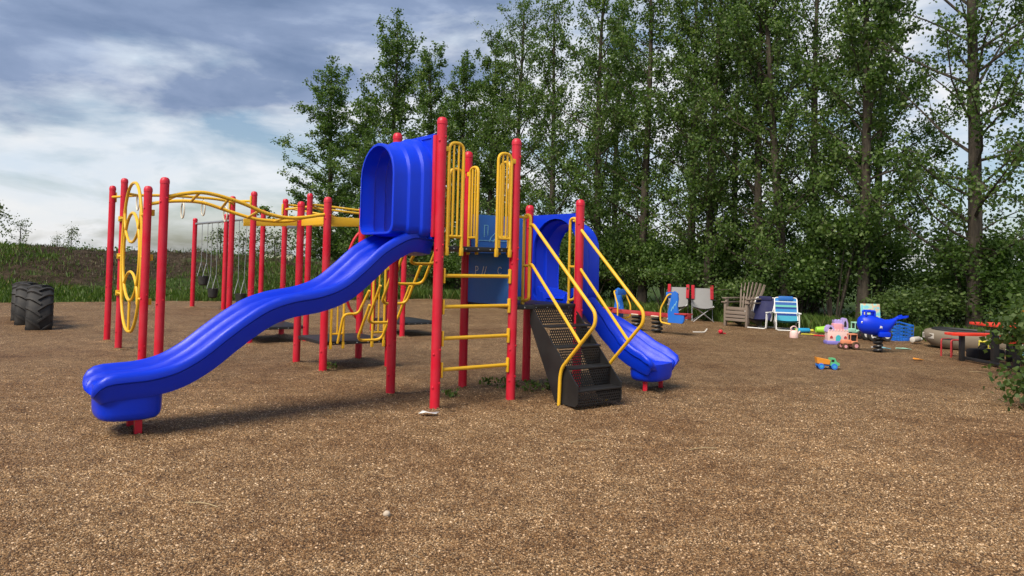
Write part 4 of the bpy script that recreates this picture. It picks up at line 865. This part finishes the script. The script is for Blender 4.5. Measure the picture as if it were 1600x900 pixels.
# ------------------------------------------------------------------ picnic table
pt = empty('picnic_table', (8.08, 11.75, 0), 0.05); tag(pt, 'red-topped picnic table with black steel frame at the right', 'picnic table')
for k in range(5): MB().box((0.02, -0.26 + k * 0.13, 0.655), (1.25, 0.12, 0.04), bev=0.008).build('top_plank', 'orange_red', pt)
for s in (-1, 1):
    for k in range(2): MB().box((-0.12, s * (0.56 + k * 0.125), 0.445), (1.25, 0.115, 0.04), bev=0.008).build('bench_plank', 'orange_red', pt)
for x in (-0.40, 0.42):
    MB().box((x, 0, 0.33), (0.09, 0.09, 0.62), bev=0.01).build('pedestal', 'black_metal', pt)
    for s in (-1, 1): MB().box((x - 0.12, s * 0.62, 0.22), (0.07, 0.07, 0.44), bev=0.01).build('bench_post', 'black_metal', pt)
    MB().box((x - 0.06, 0, 0.05), (0.06, 1.30, 0.05), bev=0.01).build('foot_rail', 'black_metal', pt)
    MB().box((x, 0, 0.615), (0.06, 0.56, 0.035), bev=0.006).build('top_rail', 'black_metal', pt)

# ------------------------------------------------------------------ covered boat behind the table
bt = empty('inflatable_boat', (9.05, 14.05, 0), math.atan2(-0.80, 0.95)); tag(bt, 'tan canvas-sided boat with black inside lying behind the picnic table', 'boat')
path = [(-1.05, 0.0), (-0.98, -0.22), (-0.80, -0.38), (-0.4, -0.46), (0.2, -0.48), (0.9, -0.46), (1.15, -0.40), (1.22, 0.0), (1.15, 0.40), (0.9, 0.46), (0.2, 0.48), (-0.4, 0.46), (-0.80, 0.38), (-0.98, 0.22)]
rings = []
for (s, z) in ((0.80, 0.0), (0.92, 0.03), (1.02, 0.14), (1.04, 0.24), (1.00, 0.31), (0.93, 0.335), (0.86, 0.31)): rings.append([(x * s, y * s, z + 0.05 * max(0, -x - 0.5)) for x, y in path])
MB().loft(rings, cap=False).build('hull', 'tan_canvas', bt, 70)
MB().loft([[(x * s, y * s, z + 0.05 * max(0, -x - 0.5)) for x, y in path] for s, z in ((0.90, 0.34), (0.84, 0.37), (0.78, 0.33), (0.74, 0.10))]).build('inner_lining', 'black', bt, 60)
lb_ = MB().box((-0.94, -0.275, 0.235), (0.34, 0.012, 0.10), rz=-0.80, bev=0.003).build('name_patch', 'dirty_white', bt)
mbl = MB()
for k, segs in enumerate([[((0, 0), (0, 1))], [((0, 1), (.5, 1)), ((.25, 0), (.25, 1))], [((0, 0), (0, 1)), ((0, 1), (.5, 0)), ((.5, 0), (.5, 1))], [((0, 0), (.5, 0)), ((0, 0), (0, 1)), ((0, .5), (.4, .5))], [((0, 0), (0, 1)), ((0, 1), (.5, .6)), ((.5, .6), (0, .4))]]):
    dx_ = Vector((math.cos(-0.80), math.sin(-0.80), 0)); nn_ = Vector((math.sin(-0.80), -math.cos(-0.80), 0)); o_ = Vector((-0.94, -0.275, 0.21)) + nn_ * 0.008 + dx_ * (-0.14 + k * 0.058)
    for (a, b), (c, d) in segs: mbl.bar(o_ + dx_ * a * 0.06 + Vector((0, 0, b * 0.055)), o_ + dx_ * c * 0.06 + Vector((0, 0, d * 0.055 + 0.0005)), 0.004, 0.009)
mbl.build('lettering', 'black', lb_)
MB().tube([(0.35, -0.50, 0.10), (0.42, -0.52, 0.06), (0.50, -0.50, 0.11)], 0.02, 7).build('carry_strap', 'dirty_white', bt)

# ------------------------------------------------------------------ toys
def wheels(root, spots, r, w, mat='black', hub='yellow_toy'):
    for x, y in spots:
        o = MB().lathe([(r * 0.6, -w / 2), (r * 0.92, -w / 2), (r, -w * 0.3), (r, w * 0.3), (r * 0.92, w / 2), (r * 0.6, w / 2)], (x, y, r), 16, 'Y').build('wheel', mat, root); MB().lathe([(r * 0.5, -w * 0.56), (r * 0.5, w * 0.56)], (x, y, r), 12, 'Y').build('hub', hub, o)
ca = empty('toy_castle', (6.46, 14.65, 0), -0.05); tag(ca, 'pink and lilac toy castle with turrets and a teal door', 'toy castle')
MB().box((0, 0, 0.035), (0.44, 0.22, 0.07), bev=0.02).build('base', 'violet', ca)
w_ = MB().box((0, 0, 0.165), (0.40, 0.18, 0.20), bev=0.012).build('wall', 'pale_pink', ca)
for k in range(7): MB().box((-0.17 + k * 0.057, -0.08, 0.278), (0.034, 0.03, 0.032), bev=0.005).build('battlement', 'pale_pink', w_)
MB().prism([(-0.05, 0.07), (0.05, 0.07), (0.05, 0.14), (0.035, 0.175), (0, 0.19), (-0.035, 0.175), (-0.05, 0.14)], 0.014, 'XZ', -0.092).build('door', 'teal', ca)
for x in (-0.135, 0.135): MB().prism([(x - .025, 0.12), (x + .025, 0.12), (x + .025, 0.15), (x, 0.175), (x - .025, 0.15)], 0.012, 'XZ', -0.092).build('window', 'red_dull', ca)
MB().box((0.02, 0.0, 0.335), (0.20, 0.15, 0.15), bev=0.012).build('keep', 'pink', ca)
def turret(x, z0, z1, w, name):
    o = MB().prism([(x - w, z0), (x + w, z0), (x + w * 0.95, z0 + (z1 - z0) * 0.55), (x + w * 0.5, z1 - 0.01), (x, z1), (x - w * 0.5, z1 - 0.01), (x - w * 0.95, z0 + (z1 - z0) * 0.55)], 0.15, 'XZ', 0.0).build(name, 'lilac', ca)
    MB().prism([(x - w * 0.4, z0 + 0.05), (x + w * 0.4, z0 + 0.05), (x + w * 0.35, z0 + (z1 - z0) * 0.6), (x, z0 + (z1 - z0) * 0.78), (x - w * 0.35, z0 + (z1 - z0) * 0.6)], 0.01, 'XZ', -0.077).build('window', 'dark_fabric', o)
turret(-0.145, 0.245, 0.375, 0.075, 'turret'); turret(0.135, 0.30, 0.52, 0.06, 'turret')
cr = MB().prism([(-0.06, 0.38), (0.07, 0.38), (0.085, 0.47), (0.055, 0.445), (0.04, 0.49), (0.01, 0.45), (-0.02, 0.49), (-0.04, 0.445), (-0.075, 0.48)], 0.10, 'XZ', 0.0).build('crown_top', 'lilac', ca)

def tractor(name, loc, rz, s, body, wm, hub, label):
    t = empty(name, loc, rz); t.scale = (s, s, s); tag(t, label, 'toy vehicle')
    MB().box((-0.05, 0, 0.16), (0.22, 0.11, 0.09), bev=0.02).box((0.11, 0, 0.15), (0.16, 0.16, 0.06), bev=0.02).build('body', body, t)
    c = MB().box((0.09, 0, 0.325), (0.17, 0.15, 0.025), bev=0.01); 
    for x in (0.015, 0.165):
        for y in (-0.062, 0.062): c.bar((x, y, 0.17), (x, y, 0.32), 0.014, 0.014)
    c.build('cab', body, t); MB().box((0.09, 0, 0.245), (0.12, 0.10, 0.13), bev=0.01).build('cab_glass', 'dark_fabric', t)
    wheels(t, [(-0.12, -0.09), (-0.12, 0.09)], 0.07, 0.05, wm, hub); wheels(t, [(0.11, -0.105), (0.11, 0.105)], 0.085, 0.06, wm, hub); return t
tractor('toy_tractor', (6.28, 13.75, 0), 0.12, 0.86, 'peach', 'stick_brown', 'pink', 'orange-pink toy tractor with brown wheels in front of the castle')
tractor('toy_tractor', (7.40, 16.0, 0), 0.2, 1.05, 'mint', 'black', 'red_dull', 'pale mint toy tractor half hidden behind the castle')
dt = empty('toy_dump_truck', (4.68, 10.92, 0), -0.12); tag(dt, 'toy dump truck with orange bed and green cab alone on gravel', 'toy vehicle')
MB().loft([[(-0.15, -0.055, 0.085), (0.02, -0.055, 0.075), (0.02, 0.055, 0.075), (-0.15, 0.055, 0.085)], [(-0.165, -0.065, 0.17), (0.03, -0.065, 0.135), (0.03, 0.065, 0.135), (-0.165, 0.065, 0.17)], [(-0.145, -0.05, 0.165), (0.02, -0.05, 0.13), (0.02, 0.05, 0.13), (-0.145, 0.05, 0.165)]]).build('dump_bed', 'orange', dt)
cb = MB().prism([(0.03, 0.06), (0.155, 0.06), (0.158, 0.10), (0.12, 0.115), (0.10, 0.165), (0.035, 0.165)], 0.12, 'XZ', 0).build('cab', 'green_toy', dt)
MB().box((0.065, 0, 0.13), (0.045, 0.124, 0.04), bev=0.006).build('window', 'dark_fabric', cb); MB().box((0.155, 0, 0.08), (0.02, 0.10, 0.03), bev=0.006).build('bumper', 'mint', cb)
MB().box((-0.01, 0, 0.06), (0.30, 0.08, 0.025), bev=0.008).build('chassis', 'blue_board', dt); wheels(dt, [(-0.10, -0.062), (-0.10, 0.062), (0.085, -0.062), (0.085, 0.062)], 0.045, 0.035, 'blue_bright', 'cyan')

cr_ = empty('milk_crate', (8.30, 15.85, 0.0), 0.25); tag(cr_, 'bright blue plastic crate tipped up behind the whale rider', 'crate'); cr_.rotation_euler = (0.12, -0.10, 0.25)
for k in range(5):
    z = 0.03 + k * 0.075
    MB().box((0, -0.19, z), (0.44, 0.014, 0.030), bev=0.003).build('side_slat', 'blue_bright', cr_); MB().box((0, 0.19, z), (0.44, 0.014, 0.030), bev=0.003).build('side_slat', 'blue_bright', cr_)
    for s in (-1, 1): MB().box((s * 0.213, 0, z), (0.014, 0.366, 0.030), bev=0.003).build('side_slat', 'blue_bright', cr_)
for k in range(7):
    x = -0.21 + k * 0.07
    for s in (-1, 1): MB().box((x, s * 0.199, 0.18), (0.016, 0.006, 0.34)).build('upright', 'blue_bright', cr_)
MB().box((0, 0, 0.012), (0.42, 0.37, 0.012)).build('bottom', 'blue_bright', cr_)

po = MB().box((0, 0, 0.23), (0.42, 0.012, 0.46), bev=0.003).build('picture_board', 'poster', loc=(7.72, 15.85, 0.30), rz=0.0); po.rotation_euler = (-0.12, 0, 0.0); tag(po, 'light blue picture board leaning behind the whale rider', 'board')
st_ = MB().box((0, 0, 0.16), (0.40, 0.22, 0.32), bev=0.03).build('storage_tub', 'dark_fabric', loc=(7.76, 16.02, 0)); tag(st_, 'dark tub holding up the light blue picture board', 'tub')

wc = empty('watering_can', (6.05, 15.78, 0), 0.3); tag(wc, 'small pale pink watering can left of the scattered toys', 'watering can')
MB().lathe([(0.085, 0.0), (0.09, 0.02), (0.085, 0.12), (0.07, 0.15), (0.05, 0.16)], n=18).build('body', 'pale_pink', wc); MB().tube(bez([(-0.06, 0, 0.14), (-0.08, 0, 0.21), (0.0, 0, 0.245), (0.07, 0, 0.20), (0.075, 0, 0.12)], 4), 0.014, 8).build('handle', 'pale_pink', wc); MB().tube([(0.07, 0, 0.05), (0.15, 0, 0.14)], [0.02, 0.014], 8).build('spout', 'pale_pink', wc)

def shovel(loc, rz, hm, bmat, label, L_=0.34):
    s = empty('toy_shovel', loc, rz); tag(s, label, 'toy shovel')
    MB().tube([(-L_ / 2, 0, 0.03), (L_ / 2 - 0.08, 0, 0.02)], 0.014, 8).build('handle', hm, s); MB().loft([[(L_ / 2 - 0.1, -0.02, 0.03), (L_ / 2 - 0.1, 0.02, 0.03), (L_ / 2 - 0.1, 0.02, 0.018), (L_ / 2 - 0.1, -0.02, 0.018)], [(L_ / 2 - 0.05, -0.06, 0.035), (L_ / 2 - 0.05, 0.06, 0.035), (L_ / 2 - 0.05, 0.06, 0.02), (L_ / 2 - 0.05, -0.06, 0.02)], [(L_ / 2 + 0.07, -0.035, 0.012), (L_ / 2 + 0.07, 0.035, 0.012), (L_ / 2 + 0.07, 0.035, 0.002), (L_ / 2 + 0.07, -0.035, 0.002)]]).build('blade', bmat, s)
shovel((6.62, 16.45, 0), 0.25, 'yellow_toy', 'yellow_toy', 'yellow toy shovel lying among the toys left of the castle')
shovel((6.80, 16.15, 0), -0.2, 'red', 'red', 'flat red toy shovel lying just left of the castle')
shovel((6.95, 13.95, 0), 0.1, 'white', 'light_blue', 'pale blue and white toy shovel right of the toy tractor', 0.30)
shovel((7.35, 13.9, 0), 0.3, 'mint', 'mint', 'mint toy shovel beside the whale spring', 0.26)
shovel((6.75, 12.30, 0), 0.3, 'orange', 'orange', 'small orange toy scoop alone on gravel near the boat', 0.10)
bk_ = empty('toy_water_gun', (6.72, 16.9, 0), 0.1); tag(bk_, 'blue and lime toy water gun on the gravel edge', 'toy')
MB().lathe([(0.03, -0.16), (0.055, -0.15), (0.055, 0.10), (0.04, 0.12)], (0, 0, 0.07), 14, 'X').build('tank', 'cyan', bk_); MB().lathe([(0.03, 0.12), (0.03, 0.20), (0.02, 0.21)], (0, 0, 0.07), 12, 'X').build('nozzle', 'yellow_toy', bk_); MB().box((-0.19, 0, 0.06), (0.07, 0.05, 0.11), bev=0.015).build('grip', 'lime', bk_)
gp_ = empty('toy_bucket', (7.12, 17.0, 0.0), 0.0); tag(gp_, 'lime green toy bucket tipped on its side near the castle', 'toy bucket')
MB().lathe([(0.06, -0.10), (0.065, -0.09), (0.085, 0.09), (0.095, 0.10), (0.08, 0.10), (0.055, -0.07)], (0, 0, 0.085), 16, 'X').build('pail', 'lime', gp_); MB().tube(bez([(0.09, -0.09, 0.085), (0.17, -0.05, 0.03), (0.18, 0.05, 0.03), (0.09, 0.09, 0.085)], 5), 0.006, 6).build('handle', 'white', gp_)
wl_ = empty('toy_loader', (7.62, 15.55, 0), 0.1); tag(wl_, 'black-wheeled toy loader under the whale rider', 'toy vehicle')
MB().box((0.08, 0, 0.13), (0.34, 0.14, 0.09), bev=0.02).build('body', 'black', wl_); MB().box((0.19, -0.02, 0.22), (0.09, 0.12, 0.10), bev=0.012).build('cab', 'yellow_toy', wl_); wheels(wl_, [(-0.08, -0.12), (-0.08, 0.12), (0.22, -0.12), (0.22, 0.12)], 0.12, 0.08, 'rubber', 'white')
jg = empty('plastic_bottle', (8.28, 15.1, 0.05), 0.6); tag(jg, 'white plastic bottle lying at the bow of the boat', 'bottle')
MB().lathe([(0.03, -0.16), (0.055, -0.15), (0.06, -0.10), (0.06, 0.10), (0.03, 0.14), (0.03, 0.17)], (0, 0, 0.04), 16, 'X').build('body', 'dirty_white', jg); MB().lathe([(0.034, 0.165), (0.034, 0.19)], (0, 0, 0.04), 12, 'X').build('cap', 'white', jg)
tractor('toy_tractor', (8.25, 12.75, 0), 2.6, 0.9, 'yellow_toy', 'black', 'orange', 'yellow toy digger lying under the picnic table')
tractor('toy_tractor', (8.95, 13.05, 0), 0.6, 1.1, 'dirty_white', 'black', 'light_blue', 'white toy car right of the picnic table')
bx_ = MB().box((0, 0, 0.09), (0.55, 0.28, 0.18), bev=0.05).tube(bez([(-0.15, 0, 0.17), (-0.08, 0, 0.25), (0.08, 0, 0.25), (0.15, 0, 0.17)], 4), 0.012, 6).build('duffel_bag', 'dark_fabric', loc=(8.15, 12.7, 0), rz=0.2); tag(bx_, 'black bag lying in the shade under the picnic table', 'bag')
rf = empty('red_stool', (7.72, 12.95, 0), 0.3); tag(rf, 'small red stool frame at the left end of the picnic table', 'stool')
MB().tube(fillet([(-0.12, -0.1, 0), (-0.12, -0.1, 0.3), (0.12, -0.1, 0.3), (0.12, -0.1, 0)], 0.04), 0.014, 8).tube(fillet([(-0.12, 0.1, 0), (-0.12, 0.1, 0.3), (0.12, 0.1, 0.3), (0.12, 0.1, 0)], 0.04), 0.014, 8).build('frame', 'red_dull', rf); MB().box((0, 0, 0.30), (0.22, 0.22, 0.015), bev=0.005).build('seat', 'dark_fabric', rf)
rt_ = MB().ball((0, 0, 0.05), (0.05, 0.05, 0.05), 12, 7).tube([(0.03, 0, 0.02), (0.12, 0.02, 0.012)], 0.012, 7).build('red_rattle', 'red', loc=(4.62, 16.25, 0)); tag(rt_, 'small red toy lying on gravel in front of the camp chairs', 'toy')
ws = MB().tube(bez([(-0.18, 0, 0.01), (-0.05, -0.02, 0.012), (0.08, 0.0, 0.02), (0.15, 0.04, 0.09)], 5), [0.016] * 15 + [0.01], 7).build('white_stick', 'dirty_white', loc=(4.24, 16.45, 0)); tag(ws, 'short pale curved stick on gravel in front of the camp chairs', 'stick')

# flowers in the bush at the right edge
fl_ = empty('orange_flowers', (7.46, 10.75, 0)); tag(fl_, 'orange and yellow flowers among leaves at the right frame edge', 'flowers')
for k, (x, y, z) in enumerate([(0.0, 0, 0.92), (-0.05, 0.03, 0.84), (0.04, -0.03, 0.78), (0.07, 0.02, 1.0)]):
    MB().tube([(x * 0.3, y * 0.3, 0), (x * 0.6, y, z * 0.5), (x, y, z)], 0.005, 5).build('stem', 'leaf_light', fl_)
    link('bloom', leaves('bloom', np.array([[x, y, z]] * 9) + rng.normal(0, 0.012, (9, 3)), 0.06, 'petal', droop=0), fl_)

# ------------------------------------------------------------------ weeds, stones, litter
for k, (x, y, s, lab) in enumerate([(-0.02, 8.55, 1.0, 'green weed between the ladder posts and the stairs'), (0.28, 8.45, 1.15, 'largest green weed, growing beside the black stairs'), (0.46, 8.55, 0.9, 'weed under the stairs, closest to the stringer'), (-0.62, 7.95, 0.6, 'small weed just right of the front tower post'), (-0.25, 8.75, 0.8, 'weed behind the ladder rungs'), (-2.35, 9.72, 0.8, 'small weed beside the post under the low platform')]):
    w = empty('weed', (x, y, 0), k * 1.1); tag(w, lab, 'weed', 'weeds under the play structure')
    n = int(70 * s); a = rng.uniform(0, 6.283, n); rr = rng.uniform(0, 0.15 * s, n); C = np.stack([rr * np.cos(a), rr * np.sin(a), rng.uniform(0.005, 0.10 * s, n)], 1); link('foliage', leaves('foliage', C, 0.038, 'grass', droop=-0.4), w)
def stone(loc, s, mat, label, seed, name='stone'):
    r = random.Random(seed); m = MB().ball((0, 0, 0), s, 12, 8); m.v = [tuple(c * (1 + r.uniform(-.09, .09)) for c in v) for v in m.v]; tag(m.build(name, mat, loc=loc, sharp=80), label, 'stone')
stone((-0.67, 4.22, 0.012), (0.021, 0.018, 0.018), 'stone_pale', 'pale pebble, largest one lying on the near gravel', 1)
stone((-13.3, 22.9, 0.06), (0.42, 0.2, 0.10), 'stone_pale', 'flat pale rock in the grass at the foot of the bank', 2, 'rock')
lt = MB().add([(-0.09, -0.03, 0.012), (-0.02, -0.05, 0.03), (0.07, -0.02, 0.012), (0.10, 0.03, 0.022), (0.0, 0.05, 0.012), (-0.06, 0.03, 0.03)], [(0, 1, 5), (1, 2, 4, 5), (2, 3, 4)]).build('paper_scrap', 'white', loc=(-0.74, 6.95, 0.01)); md = lt.modifiers.new('thickness', 'SOLIDIFY'); md.thickness = 0.003; tag(lt, 'crumpled white scrap at the foot of the front tower post', 'litter')
for k, (x, y, rz, L_, mat, lab) in enumerate([(0.78, 4.86, 0.05, 0.10, 'stick_brown', 'short dark twig on the near gravel right of centre'), (-1.75, 4.30, -0.25, 0.22, 'dried_grass', 'pale dry stalk on the near gravel at the left'), (0.60, 6.05, 0.5, 0.2, 'dried_grass', 'pale dry stalk in front of the black stairs'), (1.55, 5.9, 0.35, 0.25, 'dried_grass', 'thin dry stalk on the gravel at the right'), (6.9, 10.9, -0.3, 0.25, 'dried_grass', 'dry stalk on gravel below the picnic table')]):
    tag(MB().tube(bez([(-L_ / 2, 0, 0.012), (0, 0.012, 0.018), (L_ / 2, -0.005, 0.012)], 4), 0.003, 5).build('twig', mat, loc=(x, y, 0), rz=rz), lab, 'twig', 'dry stalks on the gravel')
# pale shed far beyond the bank
sd_ = empty('field_shed', (-44, 140, 0), 0.2); tag(sd_, 'tiny pale shed far off beyond the bank', 'shed')
MB().box((0, 0, 1.0), (5, 3, 2.0)).build('wall', 'cream', sd_); MB().prism([(-2.7, 2.0), (2.7, 2.0), (0, 3.0)], 3.3, 'XZ').build('roof', 'roof_grey', sd_); MB().box((-1, -1.52, 0.85), (0.9, 0.06, 1.7)).build('door', 'white', sd_)
